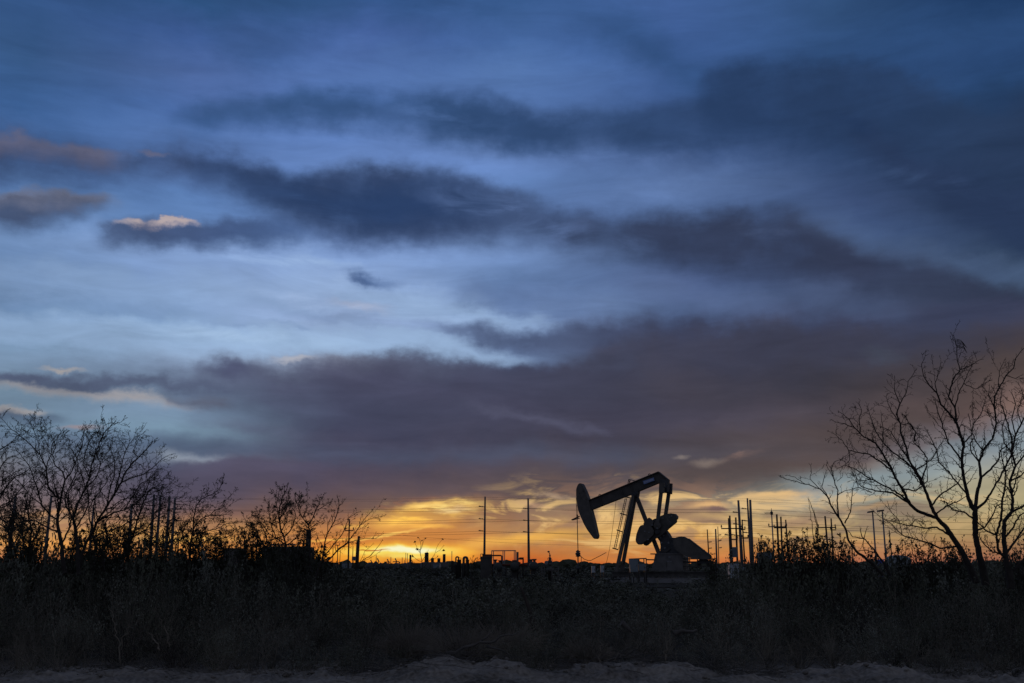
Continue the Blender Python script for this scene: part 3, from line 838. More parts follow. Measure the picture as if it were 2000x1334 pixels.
m.bar(pp(1366,1094,-0.7), pp(1366,1106,-0.7), 0.3, 0.3, EY); m.bar(pp(1384,1094,-0.7), pp(1384,1106,-0.7), 0.3, 0.3, EY)
m.build('motor', 'cast', pj)
# pedestal box, skid and base
m = MB(); f_ = ppoly([(1279.6,1082.4),(1333.6,1082.4),(1334.2,1114.5),(1271,1114.5),(1276.4,1098)], -1.15)
m.prism(f_, EY * 2.3); m.box(pp(1306.5,1082,0), (2.9, 2.45, 0.1), (EX, EY, Z_))
ped = m.build('pedestal', 'pedm', pj)
m = MB(); m.bar(pp(1301.5, 1097, -1.17), pp(1301.5, 1108, -1.17), 0.05, 0.03, EX); m.build('weld_seam', 'steel', ped)
for x, y, w_, h_ in ((1307.5,1088,.2,.16),(1305,1096.6,.22,.1),(1310,1096.8,.18,.1)):
    m = MB(); m.box(pp(x,y,-1.16), (w_, 0.03, h_), (EX, EY, Z_)); m.build('faded_marking', 'galv', ped)
m = MB()
for c in (-1.45, 1.45):
    m.bar(pp(1196,1117,c), pp(1402,1117,c), 0.3, 0.1, EY); m.bar(pp(1196,1125,c), pp(1402,1125,c), 0.3, 0.1, EY); m.bar(pp(1196,1121,c), pp(1402,1121,c), 0.06, 0.4, EY)
for x in (1200,1240,1262,1300,1336,1370,1398):
    m.bar(pp(x,1121,-1.4), pp(x + 16,1121,1.4), 0.25, 0.3, Z_)
m.build('skid', 'steel', pj)
m = MB(); base_c = pp(1300,1131,0); base_c.z = 0.24
m.box(base_c, (10.6, 3.6, 0.48), (EX, EY, Z_)); m.build('concrete_base', 'concrete', pj)
# rails of the rear platform
m = MB()
for y, h in ((1091.5,0.10),(1098,0.16),(1106,0.10)):
    m.bar(pp(1333,y,-1.0), pp(1400,y,-1.0), 0.08, h, EY); m.bar(pp(1336,y,1.0), pp(1400,y,1.0), 0.08, h, EY)
for x in (1338,1347,1362,1388,1399):
    m.bar(pp(x,1088,-1.0), pp(x,1118,-1.0), 0.08, 0.08, EY)
m.build('motor_platform', 'steel', pj)
# polished rod string, bridle and well head
m = MB()
m.tube([pp(1125.4,972,-0.2), pp(1126.3,1012,-0.2)], 0.022, 5); m.tube([pp(1126.6,986,0.2), pp(1129.2,1012,0.2)], 0.022, 5)
m.build('bridle_cable', 'wire', pj)
m = MB(); m.bar(pp(1117,1015.4,0), pp(1131.5,1008.6,0), 0.35, 0.07, EY); m.bar(pp(1119,1015.6,0), pp(1131.5,1012.4,0), 0.35, 0.05, EY); m.tube([pp(1117,1015.4,0), pp(1119,1015.6,0)], 0.05, 6)
m.tube([pp(1127.2,1005,0), pp(1127.4,1014,0)], 0.05, 6)
m.build('carrier_bar', 'steel', pj)
m = MB(); m.tube([pp(1127.3,1012,0), pp(1128.9,1076,0)], 0.045, 6); m.tube([pp(1128.9,1076,0), pp(1129.5,1131,0)], 0.03, 6); m.build('polished_rod', 'steel', pj)

wh = thing('wellhead', pp(1129.5,1136,0), 'slim wellhead with stuffing box under the pump jack horsehead', 'wellhead')
m = MB(); b0 = pp(1129.5,1136,0); z_ = lambda y: pp(1129,y,0).z
m.lathe((b0.x, b0.y, 0), [(0, .1), (z_(1112), .1), (z_(1112), .2), (z_(1107), .2), (z_(1107), .06), (z_(1088), .06), (z_(1087), .16), (z_(1084), .17), (z_(1083.6), .24), (z_(1080), .25), (z_(1079), .14), (z_(1075.6), .12), (z_(1074), .05)], 12)
m.tube([pp(1125.2,1077,0), pp(1133,1077.4,0)], 0.07, 6); m.box(pp(1129.6,1086,0), (0.5, 0.3, 0.1))
m.build('stuffing_box', 'cast', wh)
m = MB(); m.tube([pp(1132,1083.5,0), pp(1136,1088,0), pp(1141,1092,0), pp(1148,1094.6,0), pp(1154,1094.6,0), pp(1161,1091,0), pp(1172,1085.5,0), pp(1184,1079,0)], 0.03, 5); m.build('hose', 'wire', wh)
m = MB(); m.tube([pp(1135.3,1087,0.2), pp(1135.3,1131,0.2)], 0.03, 5); m.build('standpipe', 'steel', wh)

pad = MB(); pc = pp(1297, 1131, 0)
rim = []
for k in range(40):
    a = 2 * math.pi * k / 40; rr_ = 1 + .07 * mnoise.noise(Vector((math.cos(a) * 2, math.sin(a) * 2, 5)))
    rim.append(Vector((pc.x, pc.y - 6, .075)) + EX * (9.5 * rr_ * math.cos(a)) + EY * (14 * rr_ * math.sin(a)))
pad.prism(list(reversed(rim)), Vector((0, 0, -.2)))
pad.build('gravel_pad', gm)['kind'] = 'structure'

# ------------------------------------------------------------------ small things round the pumping unit
def box_thing(name, x0, x1, y0, y1, Y, depth, mat_, label, cat, group=None, tilt=0.0, legs=False, door=True):
    """a cabinet that stands Y metres away and shows from x0 to x1, top at y0 (y1 is where its body ends)"""
    A = at(x0, y0, Y); B = at(x1, y0, Y); zb = at(x0, y1, Y).z
    w = B.x - A.x; zt = A.z; zb = max(zb, 0.0)
    cx = (A.x + B.x) / 2
    e = thing(name, (cx, Y + depth / 2, 0), label, cat, group)
    m = MB(); m.box((cx, Y + depth / 2, (zt + zb) / 2), (w, depth, zt - zb))
    m.box((cx, Y + depth / 2, zt + 0.02), (w * 1.06, depth * 1.06, 0.05))
    body = m.build('cabinet_body', mat_, e)
    if door:
        d = MB(); d.box((cx, Y - 0.012, (zt + zb) / 2), (w * 0.84, 0.03, (zt - zb) * 0.86)); dd = d.build('door', mat_, e)
        h = MB(); h.box((cx + w * 0.32, Y - 0.045, (zt + zb) / 2), (0.04, 0.04, 0.16)); h.build('handle', 'steel', dd)
    if zb > 0.05:
        l = MB()
        for sx in (-1, 1):
            for sy in (0.1, 0.9):
                l = MB(); l.box((cx + sx * w * 0.42, Y + depth * sy, zb / 2), (0.08, 0.08, zb)); l.build('leg', 'steel', e)
    return e
box_thing('control_cabinet', 1230.5, 1246, 1092, 1117, 94, 0.6, 'cabinet2', 'blue grey control cabinet directly left of the pump jack pedestal', 'cabinet')
box_thing('control_cabinet', 1247.5, 1261, 1102, 1114.5, 94.2, 0.5, 'cabinet2', 'squat dark grey box inside the pipe frame beside the control cabinet', 'cabinet')
e = thing('pipe_rack', (gx(1246, 95.3), 95.3, 0), 'open pipe rack with thin posts over the grey control cabinet', 'pipe frame')
for x in (1229, 1236.5, 1246.5, 1257.5, 1262):
    m = MB(); m.tube([at(x, 1091, 95.3), (at(x, 1091, 95.3).x, 95.3, 0)], 0.055 if x != 1246.5 else 0.13, 6); m.build('post', 'steel', e)
m = MB(); m.bar(at(1228, 1092, 95.3), at(1262.6, 1090.6, 95.3), 0.1, 0.1, Y_); m.bar(at(1262, 1093, 95.3), at(1281, 1093.5, 95.3), 0.1, 0.12, Y_); m.build('rail', 'steel', e)
box_thing('meter_box', 1155.5, 1162.5, 1106.5, 1118.5, 92, 0.35, 'cabinet', 'small white meter box left of the pump jack legs, further from them', 'meter box', 'white meter boxes')
box_thing('meter_box', 1173, 1180, 1105.5, 1118, 92, 0.35, 'cabinet', 'small white meter box nearest the pump jack legs', 'meter box', 'white meter boxes')
box_thing('utility_cabinet', 1424.5, 1442.5, 1102.5, 1131, 60, 0.5, 'cabinet', 'pale blue white utility cabinet half hidden in brush below the pole transformer', 'cabinet')
box_thing('equipment_skid', 1486, 1509, 1080, 1112, 70, 1.2, 'cabinet2', 'pale slatted equipment cabinet behind the leafy green shrub', 'cabinet')
m = MB(); A = at(1455.5, 1111, 61); m.tube([(A.x, 61, 0), (A.x, 61, A.z), (A.x - .12, 60.9, A.z + .05)], [0.06, 0.055, 0.05], 8)
tag(m.build('pipe_riser', 'galv', origin=(A.x, 61, 0)), 'stubby galvanised pipe riser standing in brush below the tall poles', 'pipe')

# long low fence wire and posts behind the well
# ------------------------------------------------------------------ process yard behind, left of the well
YD = 105.0
def G(px, Y): return Vector((gx(px, Y), Y, 0))
def zz(py, Y): return at(1000, py, Y).z

def vessel(x0, x1, yt, Y, label, stubs=(), matn='tank', group='round vessels in the process yard'):
    """horizontal round vessel seen end on, with domed head and nozzles on top"""
    xc = gx((x0 + x1) / 2, Y); r = (gx(x1, Y) - gx(x0, Y)) / 2; zt = zz(yt, Y)
    e = thing('process_vessel', (xc, Y, 0), label, 'vessel', group)
    zc = max(zt - r, r * 0.4)
    m = MB(); m.lathe((xc, Y - 0.5, zc), [(-0.35 * r, 0.05 * r), (-0.3 * r, 0.45 * r), (-0.15 * r, 0.8 * r), (0, r), (3.5, r), (3.5 + .15 * r, .8 * r), (3.5 + .3 * r, .3 * r)], 20, Y_)
    m.build('shell', matn, e)
    for sy in (0.2, 2.8):
        l = MB(); l.box((xc, Y + sy, zc / 2), (r * 1.3, 0.25, zc)); l.build('saddle', 'steel', e)
    for sx, ytop, wd in stubs:
        s_ = MB(); p = Vector((gx(sx, Y), Y + 0.6, zc)); s_.tube([p, (p.x, p.y, zz(ytop, Y))], wd, 8); s_.tube([(p.x, p.y, zz(ytop, Y) - 0.12), (p.x, p.y, zz(ytop, Y))], wd * 1.7, 8)
        s_.build('nozzle', 'steel', e)
    return e
vessel(964, 981, 1098, 96, 'round grey vessel right of the black skid house', ((967, 1092.5, .12), (976.5, 1094, .1)))
vessel(996, 1013.5, 1098, 97, 'round grey vessel below the square box and vent stack', ())
vessel(1034, 1051, 1096.5, 95, 'round grey vessel right of the right-hand lone power pole', ((1037.5, 1092, .12), (1044, 1091.5, .12)))
# black skid house with rusty cooler on top
e = thing('compressor_skid', G(949, 97), 'black compressor skid house with a rusty cooler box at the foot of a power pole', 'compressor')
m = MB(); A = at(938.5, 1089, 97); B = at(960.5, 1089, 97); m.box(((A.x + B.x) / 2, 98.2, A.z / 2), (B.x - A.x, 2.4, A.z)); m.box(((A.x + B.x) / 2, 98.2, A.z + .05), ((B.x - A.x) * 1.05, 2.6, 0.1)); m.build('housing', 'steel', e)
m = MB(); A = at(942, 1082.6, 97.4); B = at(960.3, 1082.6, 97.4); zb = zz(1087, 97.4); m.box(((A.x + B.x) / 2, 98.2, (A.z + zb) / 2), (B.x - A.x, 1.6, A.z - zb)); 
for sx in (943, 950, 959): m.box((gx(sx, 97.4), 97.5, zz(1088.5, 97.4)), (0.08, 0.08, 0.3))
m.build('cooler', 'rust', e)
m = MB(); m.tube([at(960, 1085, 97), at(978.6, 1085, 97), at(980, 1086, 97), at(980, 1104, 97)], 0.07, 8); m.build('outlet_pipe', 'rust', e)
m = MB(); m.tube([at(938.8, 1082, 97), at(938.8, 1094, 97)], 0.03, 5); m.tube([at(938.8, 1082, 97), at(944, 1082, 97)], 0.03, 5); m.build('vent_line', 'steel', e)
# gantry frame
e = thing('gantry_frame', G(983, 101), 'thin open pipe gantry with three double uprights beside the compressor skid', 'gantry')
for x in (960.4, 963.8, 982.4, 985.6, 1004.4, 1007.2):
    m = MB(); m.tube([at(x, 1075.6, 101), (at(x, 1075.6, 101).x, 101, 0)], 0.045, 6); m.build('upright', 'galv', e)
m = MB(); m.bar(at(960, 1075.8, 101), at(1007.6, 1075.4, 101), 0.08, 0.09, Y_); m.build('top_beam', 'galv', e)
# vent stack with box
e = thing('vent_stack', G(1011, 98), 'short thick vertical vent stack right of the gantry', 'vent stack')
m = MB(); m.tube([(gx(1010.8, 98), 98, 0), (gx(1010.8, 98), 98, zz(1078, 98))], 0.11, 10); m.build('stack', 'steel', e)
m = MB(); m.box((gx(1005.5, 98), 98.3, zz(1100, 98)), (0.5, 0.6, zz(1093.5, 98) - zz(1106, 98))); m.build('burner_box', 'steel', e)
e = thing('valve_assembly', G(1019, 98), 'bent pipe with flanged valve between vent stack and right-hand lone pole', 'valve')
m = MB(); m.tube([at(1011, 1091.6, 98), at(1020.8, 1091.6, 98), at(1021.8, 1092.6, 98), (gx(1021.8, 98), 98, 0)], 0.07, 8); m.build('pipe', 'steel', e)
m = MB(); m.box(at(1018.6, 1090.8, 98), (0.42, 0.3, 0.2)); m.tube([at(1018, 1091, 98), at(1018, 1089.6, 98)], 0.05, 6); m.build('valve_body', 'rust', e)
m = MB(); m.box(at(1021.8, 1101.8, 98), (0.34, 0.34, 0.1)); m.build('flange', 'rust', e)
# inverted U pipe pairs
for (xa, xb, yt, wa, lab) in ((890.4, 895.8, 1087.6, .07, 'inverted U pipe over twin filter pots, left of the compressor skid, the farther left one'), (905.6, 912.4, 1088.6, .12, 'thick inverted U pipe over filter pots nearest the compressor skid')):
    e = thing('pipe_loop', G((xa + xb) / 2, 99), lab, 'pipe loop', 'inverted U pipes')
    pts = [(gx(xa, 99), 99, 0)] + [at((xa + xb) / 2 - (xb - xa) / 2 * math.cos(k * math.pi / 6), yt + 2.2 - 2.2 * math.sin(k * math.pi / 6), 99) for k in range(7)] + [(gx(xb, 99), 99, 0)]
    m = MB(); m.tube(pts, wa, 8); m.build('pipe', 'steel', e)
    for x, yy, rr in ((xa + 0.1, 1101, .16), (xb + .4, 1092.5, .17)):
        m = MB(); m.lathe((gx(x, 99), 99.05, 0), [(0, rr), (zz(yy + 2, 99), rr), (zz(yy + 1.6, 99), rr * 1.25), (zz(yy + .8, 99), rr * 1.25), (zz(yy, 99), rr * .3)], 10); m.build('filter_pot', 'steel', e)
e = thing('pipe_stand', G(899.6, 99.5), 'thin square pipe stand beside the inverted U pipes', 'pipe')
m = MB(); m.tube([at(896, 1089.4, 99.5), at(900.4, 1089.4, 99.5), (gx(900.4, 99.5), 99.5, 0)], 0.035, 6); m.build('pipe', 'steel', e)
# low manifold line
e = thing('pipe_manifold', G(992, 99.6), 'low horizontal pipe manifold running behind the round vessels', 'pipe')
m = MB(); m.tube([(gx(955, 99.6), 99.6, zz(1103.6, 99.6)), (gx(1030, 99.6), 99.6, zz(1103.6, 99.6))], 0.12, 8); m.build('header_pipe', 'rust', e)
for x in (962, 975, 988, 1000, 1016, 1027):
    m = MB(); m.tube([(gx(x, 99.6), 99.6, 0), (gx(x, 99.6), 99.6, zz(1103.6 if x % 3 else 1098, 99.6))], 0.06, 6); m.build('support', 'steel', e)
# christmas tree wellhead
e = thing('christmas_tree_wellhead', G(1074, 80), 'tall stacked valve wellhead inside a low pipe guard frame', 'wellhead')
m = MB(); xw = gx(1074.2, 80); Z = lambda y: zz(y, 80)
m.lathe((xw, 80, 0), [(0, .16), (Z(1114), .16), (Z(1114), .26), (Z(1111), .26), (Z(1109), .12), (Z(1103), .13), (Z(1103), .2), (Z(1101), .2), (Z(1100), .1), (Z(1098.6), .17), (Z(1095.5), .17), (Z(1095), .08), (Z(1093.5), .1), (Z(1089.4), .11), (Z(1088.5), .05), (Z(1085.6), .05), (Z(1085), .07), (Z(1083.4), .06)], 12)
m.tube([(xw, 80, Z(1084)), at(1073.2, 1080.5, 80), at(1071.6, 1078.6, 80)], 0.035, 6); m.lathe(at(1071.4, 1079.2, 80), [(0, .02), (.03, .09), (.1, .09), (.13, .02)], 8)
m.build('valve_stack', 'steel2', e)
m = MB(); m.tube([at(1066, 1098.6, 80), at(1078.4, 1097.4, 80)], 0.11, 8); m.tube([at(1067, 1099, 79.8), at(1067, 1099, 80.2)], 0.15, 10); m.build('wing_valve', 'galv', e)
m = MB()
for (x, y) in ((1075.5, 1094), (1072.6, 1092)):
    c = at(x, y, 79.8); m.tube([c + X_ * (.12 * math.cos(k * math.pi / 5)) + Z_ * (.12 * math.sin(k * math.pi / 5)) for k in range(11)], 0.018, 5)
m.build('hand_wheel', 'steel', e)
for x in (1058.5, 1063, 1078, 1090):
    m = MB(); m.tube([(gx(x, 79), 79, 0), (gx(x, 79), 79, Z(1106))], 0.05, 6); m.build('guard_post', 'steel', e)
m = MB(); m.bar((gx(1052, 79), 79, Z(1113.5)), (gx(1090, 79), 79, Z(1113.5)), 0.09, 0.09, Y_); m.bar((gx(1078, 79), 79, Z(1106)), (gx(1090.5, 79), 79, Z(1106)), 0.05, 0.05, Y_); m.bar((gx(1057, 79), 79, Z(1104.6)), (gx(1070, 79), 79, Z(1104.6)), 0.05, 0.12, Y_); m.build('guard_rail', 'steel', e)

# far tank row under the glow
FT = 210.0
for i, (xa, xb, yt, lab, vents) in enumerate([
    (713.5, 730.5, 1098.6, 'dome topped storage tank at the left end of the far tank row', ((724.5, 1093.5),)),
    (728.5, 739.5, 1095.8, 'tallest small dome tank of the far row, second from its left end', ((737.6, 1090.5), (734.4, 1087))),
    (738.5, 748.5, 1098.8, 'squat dome tank tucked right of the tallest tank in the far row', ()),
    (748.8, 764.5, 1099.6, 'dome tank with a square pipe frame on top in the far row', ((757, 1092), (763.2, 1088))),
    (765.5, 782.5, 1099.0, 'dome tank with a wavy pipe on its crown right below the brightest glow', ((772.4, 1090.5), (785.3, 1088.8))),
    (782.5, 798.5, 1099.6, 'dome tank at the right end of the far tank row', ((789.5, 1094),))]):
    xc = gx((xa + xb) / 2, FT); r = (gx(xb, FT) - gx(xa, FT)) / 2; zt = zz(yt, FT)
    e = thing('storage_tank', (xc, FT, 0), lab, 'storage tank', 'dome tanks in the far row')
    m = MB(); m.lathe((xc, FT, 0), [(0, r), (zt * .45, r), (zt * .7, r * .93), (zt * .88, r * .68), (zt * .97, r * .35), (zt, .05)], 18); m.build('tank_shell', 'tank', e)
    for vx, vy in vents:
        m = MB(); p = Vector((gx(vx, FT), FT, zt * .6)); z2 = zz(vy, FT)
        if i in (0, 1, 3, 4) and vy > 1089.5: m.tube([p, (p.x, FT, z2 - .9), (p.x + .25, FT, z2 - .7), (p.x - .1, FT, z2)], 0.12, 5)
        else: m.tube([p, (p.x, FT, z2)], 0.06, 5)
        m.build('vent_pipe', 'steel', e)
    if i in (3, 4):
        m = MB(); m.tube([at(xa + 2, yt - .4, FT), at(xa + 2, yt - 2, FT), at(xb - 3, yt - 2, FT), at(xb - 3, yt - .4, FT)], 0.09, 5); m.build('top_rail', 'steel', e)
# stacks and thin masts near the sapling
for x, yt, rr, Y, lab in ((801.3, 1083.5, .22, 190, 'slim vertical stack just right of the far dome tanks'), (833, 1079, .36, 160, 'thick dark stack directly behind the leafy sapling'),
                       (844.5, 1089.5, .28, 160, 'short stack right of the thick one behind the sapling'), (857, 1090, .28, 160, 'short stack between sapling branches, midway to the pointed stack'),
                       (867.3, 1082, .26, 160, 'pointed dark stack right of the sapling'), (883.8, 1095, .2, 130, 'stubby conical stack left of the inverted U pipes')):
    e = thing('flare_stack', G(x, Y), lab, 'stack', 'dark stacks in the yard')
    m = MB(); m.lathe((gx(x, Y), Y, 0), [(0, rr), (zz(yt + 2, Y), rr * .85), (zz(yt + 1.4, Y), rr * 1.05), (zz(yt, Y), rr * .4)], 10); m.build('stack', 'steel', e)
    if x != 883.8:
        m = MB(); m.lathe((gx(x, Y), Y, 0), [(0, rr * 2.6), (zz(1099, Y), rr * 2.5), (zz(1097.5, Y), rr * 1.1)], 12); m.build('base_drum', 'steel', e)
for x, yt, Y, lab in ((792.2, 1079.6, 190, 'hair thin lightning mast, left one of the close pair'), (795.5, 1080.6, 190, 'hair thin lightning mast, right one of the close pair'), (882.3, 1076.5, 150, 'hair thin lone mast between sapling and the inverted U pipes'), (734.6, 1084, 215, 'hair thin mast above the tallest far dome tank'), (763, 1088, 215, 'hair thin mast between the middle far dome tanks')):
    m = MB(); p = G(x, Y); m.tube([p, (p.x, Y, zz(yt, Y))], 0.05, 5); tag(m.build('lightning_mast', 'galv', origin=p), lab, 'mast', 'thin lightning masts')
# low yard buildings
for x0, x1, y0, Y, mt, lab in ((640, 655, 1099, 200, 'steel', 'low dark flat yard shed at the foot of the tangled middle tree'), (668, 681, 1099.5, 190, 'cabinet2', 'low grey yard shed with pale wall beside the thin power poles'), (802, 826, 1100, 170, 'tank', 'low dark tank shed left of the sapling'), (846, 858, 1101, 150, 'cabinet2', 'pale violet grey low cabinet under the stacks right of the sapling')):
    box_thing('yard_shed', x0, x1, y0, 1110, Y, 4, mt, lab, 'shed')
for x0, x1, y0, Y, lab in ((437, 467, 1072, 62, 'narrow dark equipment shed between the bushy left trees'),):
    box_thing('equipment_shed', x0, x1, y0, 1130, Y, 1.6, 'steel2', lab, 'shed')
e = thing('frac_tank', G(551, 64), 'wide dark rectangular steel tank with rails on its roof', 'tank')
A = at(512, 1067, 64); B = at(590, 1067, 64)
m = MB(); m.box(((A.x + B.x) / 2, 66, (A.z + .25) / 2), (B.x - A.x, 4, A.z - .25)); bd = m.build('tank_body', 'steel2', e)
m = MB()
for k in range(9): m.box((A.x + (B.x - A.x) * (k + .5) / 9, 63.96, (A.z + .25) / 2), (0.08, 0.08, A.z - .4))
m.build('side_rib', 'steel2', bd)
m = MB()
for y in (1063.2, 1065.2): m.bar(at(528, y, 64.2), at(577, y - .3, 64.2), 0.05, 0.05, Y_)
for x in (530, 545, 560, 575): m.tube([at(x, 1063, 64.2), at(x, 1067.2, 64.2)], 0.025, 5)
m.build('roof_rail', 'galv', e)
m = MB(); m.box(((A.x + B.x) / 2, 66, .13), (B.x - A.x, 3.6, .26)); m.build('skid', 'steel', e)
# right: pale round-roofed tank and blue drum
e = thing('water_tank', G(1766, 66), 'pale rounded water tank between the bare trees on the right', 'tank')
xc = gx(1766, 66); r = (gx(1791, 66) - gx(1741, 66)) / 2; zt = zz(1084, 66)
m = MB(); m.lathe((xc, 67, 0), [(0, r), (zt * .84, r), (zt * .93, r * .93), (zt * .985, r * .6), (zt, .1)], 24); m.build('tank_shell', 'palet', e)
m = MB(); m.tube([(xc + r * .6, 66.2, 0), (xc + r * .6, 66.2, zt * .9)], .05, 6); m.build('fill_pipe', 'steel', e)
e = thing('blue_drum', G(1720.5, 62), 'bright blue plastic drum standing beside the pale water tank', 'drum')
xc = gx(1720.5, 62); z0, z1 = 0.0, zz(1092.5, 62); m = MB(); m.lathe((xc, 62, 0), [(0, .2), (z1 * .3, .21), (z1 * .3, .23), (z1 * .33, .23), (z1 * .34, .21), (z1 * .93, .21), (z1, .17)], 16); m.build('drum_body', 'blue', e)
m = MB(); m.lathe((xc + .07, 62, z1 - .01), [(0, .04), (.05, .04)], 8); m.build('cap', 'steel', e)

# ------------------------------------------------------------------ power poles and wires
def pole(px, ytop, Y, r0, r1, label, mt='pole', arms=(), ins=(), yb=None, name='power_pole', group='power poles on the horizon', box=None, pegs=0):
    """vertical pole; arms = (y, x left, x right); ins = insulator heights (y) with side -1/+1"""
    x = at(px, ytop, Y).x; zt = at(px, ytop, Y).z
    e = thing(name, (x, Y, 0), label, 'power pole', group)
    lx = random.Random(int(px * 7)).uniform(-.16, .16)
    m = MB(); m.tube([(x + lx, Y, -.2), (x + lx * .5, Y, zt * .5), (x, Y, zt)], [r0, (r0 + r1) / 2, r1], 10); m.build('shaft', mt, e)
    for y, xa, xb in arms:
        m = MB(); z = at(px, y, Y).z
        m.bar((at(xa, y, Y).x, Y - r1 - .08, z), (at(xb, y, Y).x, Y - r1 - .08, z), .11, .12, Y_)
        m.build('crossarm', 'wood', e)
        for xx in (xa + .5, xb - .5):
            i = MB(); i.lathe((at(xx, y, Y).x, Y - r1 - .08, z + .09), [(0, .05), (.06, .09), (.1, .05), (.16, .1), (.2, .05), (.28, .06)], 8); i.build('insulator', 'porc', e)
    for y, s, ln in ins:
        i = MB(); z = at(px, y, Y).z
        i.lathe((x + s * r1, Y, z), [(0, .06), (ln * .3, .05), (ln * .3, .12), (ln * .36, .12), (ln * .4, .05), (ln * .55, .05), (ln * .55, .12), (ln * .61, .12), (ln * .65, .05), (ln * .8, .05), (ln * .8, .12), (ln * .86, .12), (ln * .9, .05), (ln, .05)], 8, Vector((s, 0, .12)))
        i.build('insulator', 'porc', e)
    if box:
        bx, y0, y1, w = box
        i = MB(); zc = (at(px, y0, Y).z + at(px, y1, Y).z) / 2; hh_ = at(px, y0, Y).z - at(px, y1, Y).z
        i.lathe((at(bx, y0, Y).x, Y - .2, zc - hh_ / 2), [(0, w * .9), (0.05, w), (hh_ * .92, w), (hh_ * .96, w * 1.06), (hh_, w * .9)], 14); i.build('transformer', 'cabinet2', e)
    return e
IH = ((0, 1, 0), )
TALL = [
 # px, ytop, Y, r0, r1, label, ins
 (30.5, 968, 150, .30, .17, 'leftmost tall power pole, seen through twigs at the edge of the photo', ()),
 (100.5, 968, 150, .27, .15, 'pale tall power pole behind the trunk of the large left tree', ()),
 (183, 990, 172, .27, .15, 'tall power pole behind the crossing trunks of the large left tree', ()),
 (257.5, 984, 158, .30, .17, 'tall power pole at the right side of the large left tree', ()),
 (301, 966, 148, .27, .15, 'first of four close tall poles, counted from the large left tree', ()),
 (313.5, 967, 146, .25, .14, 'second of four close tall poles, counted from the large left tree', ()),
 (331.5, 970, 146, .28, .15, 'third of four close tall poles, counted from the large left tree', ((994, 1, 1.0), (1016, 1, 1.0), (1040, 1, 1.0))),
 (342, 972, 142, .26, .14, 'last of four close tall poles, standing clear of the large left tree', ((995, 1, .9), (1018, 1, .9), (1041, 1, .9))),
 (947.5, 970, 165, .22, .13, 'lone tall power pole rising behind the compressor skid', ((990, -1, .9), (1014, -1, .9), (1037.4, -1, .9))),
 (1031.5, 973.5, 165, .24, .14, 'lone tall power pole midway between compressor skid and pump jack', ((993.5, -1, .7), (1016.8, -1, .7), (1039.2, -1, .7))),
 (1442, 977, 140, .25, .14, 'tall grey pole, left one of the tallest three beside the pump jack', ((1001, -1, .7), (1024, -1, .7), (1046, -1, .7))),
 (1459.6, 973, 150, .20, .11, 'tallest slim pole, middle one of the tallest three beside the pump jack', ((994, -1, .8), (1017.5, -1, .8), (1040.5, -1, .8))),
 (1465.2, 976, 132, .26, .14, 'thick tall pole, right one of the tallest three beside the pump jack', ()),
]
for (px, yt, Y, r0, r1, lab, ins) in TALL:
    pole(px, yt, Y, r0, r1, lab, 'pole', (), ins, group='tall steel power poles')
pole(603, 1034, 60, .17, .15, 'short thick pole stub under the windblown tree, right of the wide dark tank', 'wood', group='shorter wooden poles')
pole(1381.3, 1034, 180, .13, .09, 'slim pole just right of the pump jack belt guard', 'wood', (), ((1059, 1, .6), (1071, 1, .6)), group='shorter wooden poles')
pole(1397.6, 1033, 175, .17, .12, 'thicker pole, second to the right of the pump jack', 'pole', group='shorter wooden poles')
pole(1402, 1028.5, 185, .09, .06, 'thin pole with short side insulators, third to the right of the pump jack', 'wood', (), ((1045, 1, .5), (1056, 1, .5), (1070, 1, .5)), group='shorter wooden poles')
pole(1422.6, 1012, 130, .10, .07, 'thin pole at the left of the crossarm pole cluster', 'wood', (), ((1045, -1, .5), (1045, 1, .5), (1084, 1, .3)), group='shorter wooden poles')
pole(1425.2, 1007, 110, .12, .09, 'wooden pole carrying the long crossarm and a grey transformer', 'wood', ((1032.4, 1408, 1449),), (), group='shorter wooden poles', box=(1434, 1068.5, 1088.5, .27))
pole(1437, 1010.5, 112, .12, .09, 'wooden pole behind the transformer, sharing the lower short crossarm', 'wood', ((1053.6, 1424, 1440),), (), group='shorter wooden poles')
pole(1449.4, 1015, 118, .10, .07, 'dark wooden pole with ringed top between the tall grey poles', 'wood', ((1034.5, 1446, 1455), (1051, 1448, 1461)), (), group='shorter wooden poles')
pole(1517, 1004.5, 120, .13, .10, 'first dark pole rising from the leafy shrub, with a crossarm', 'wood', ((1029, 1500.5, 1536),), (), group='shorter wooden poles')
pole(1525, 1009, 122, .12, .09, 'second dark pole rising from the leafy shrub', 'wood', group='shorter wooden poles')
pole(1534.5, 1015, 124, .11, .08, 'third dark pole rising from the leafy shrub', 'wood', ((1031, 1511, 1534),), group='shorter wooden poles')
pole(1611.3, 1008, 118, .12, .09, 'left pole of the pair above the second leafy shrub', 'wood', ((1030.5, 1597, 1631),), (), group='shorter wooden poles')
pole(1623.2, 1012.5, 118, .10, .08, 'right pole of the pair above the second leafy shrub, crossarm end at it', 'wood', ((1035, 1621, 1632),), (), group='shorter wooden poles')
pole(1736.5, 1035.5, 130, .09, .06, 'short thin pole left of the pale water tank', 'wood', group='shorter wooden poles')
pole(1662.5, 1054, 130, .06, .04, 'short thin pole beside the fork of the leaning dead tree', 'wood', group='shorter wooden poles')
pole(682.5, 1014, 120, .10, .08, 'dark slim pole crossing the right side of the windblown middle trees', 'wood', ((1036.5, 674, 691),), (), group='shorter wooden poles')
pole(697.3, 1056, 170, .10, .09, 'left short pole of the transformer pair near the sun glow', 'wood', box=(692, 1087, 1095, .35), group='shorter wooden poles')
pole(700.9, 1047, 170, .22, .20, 'right thick short pole of the transformer pair near the sun glow', 'wood', group='shorter wooden poles')
pole(659.5, 1064, 190, .09, .07, 'short thin pole behind the middle trees with a top crossarm', 'wood', ((1065, 656, 664),), group='shorter wooden poles')
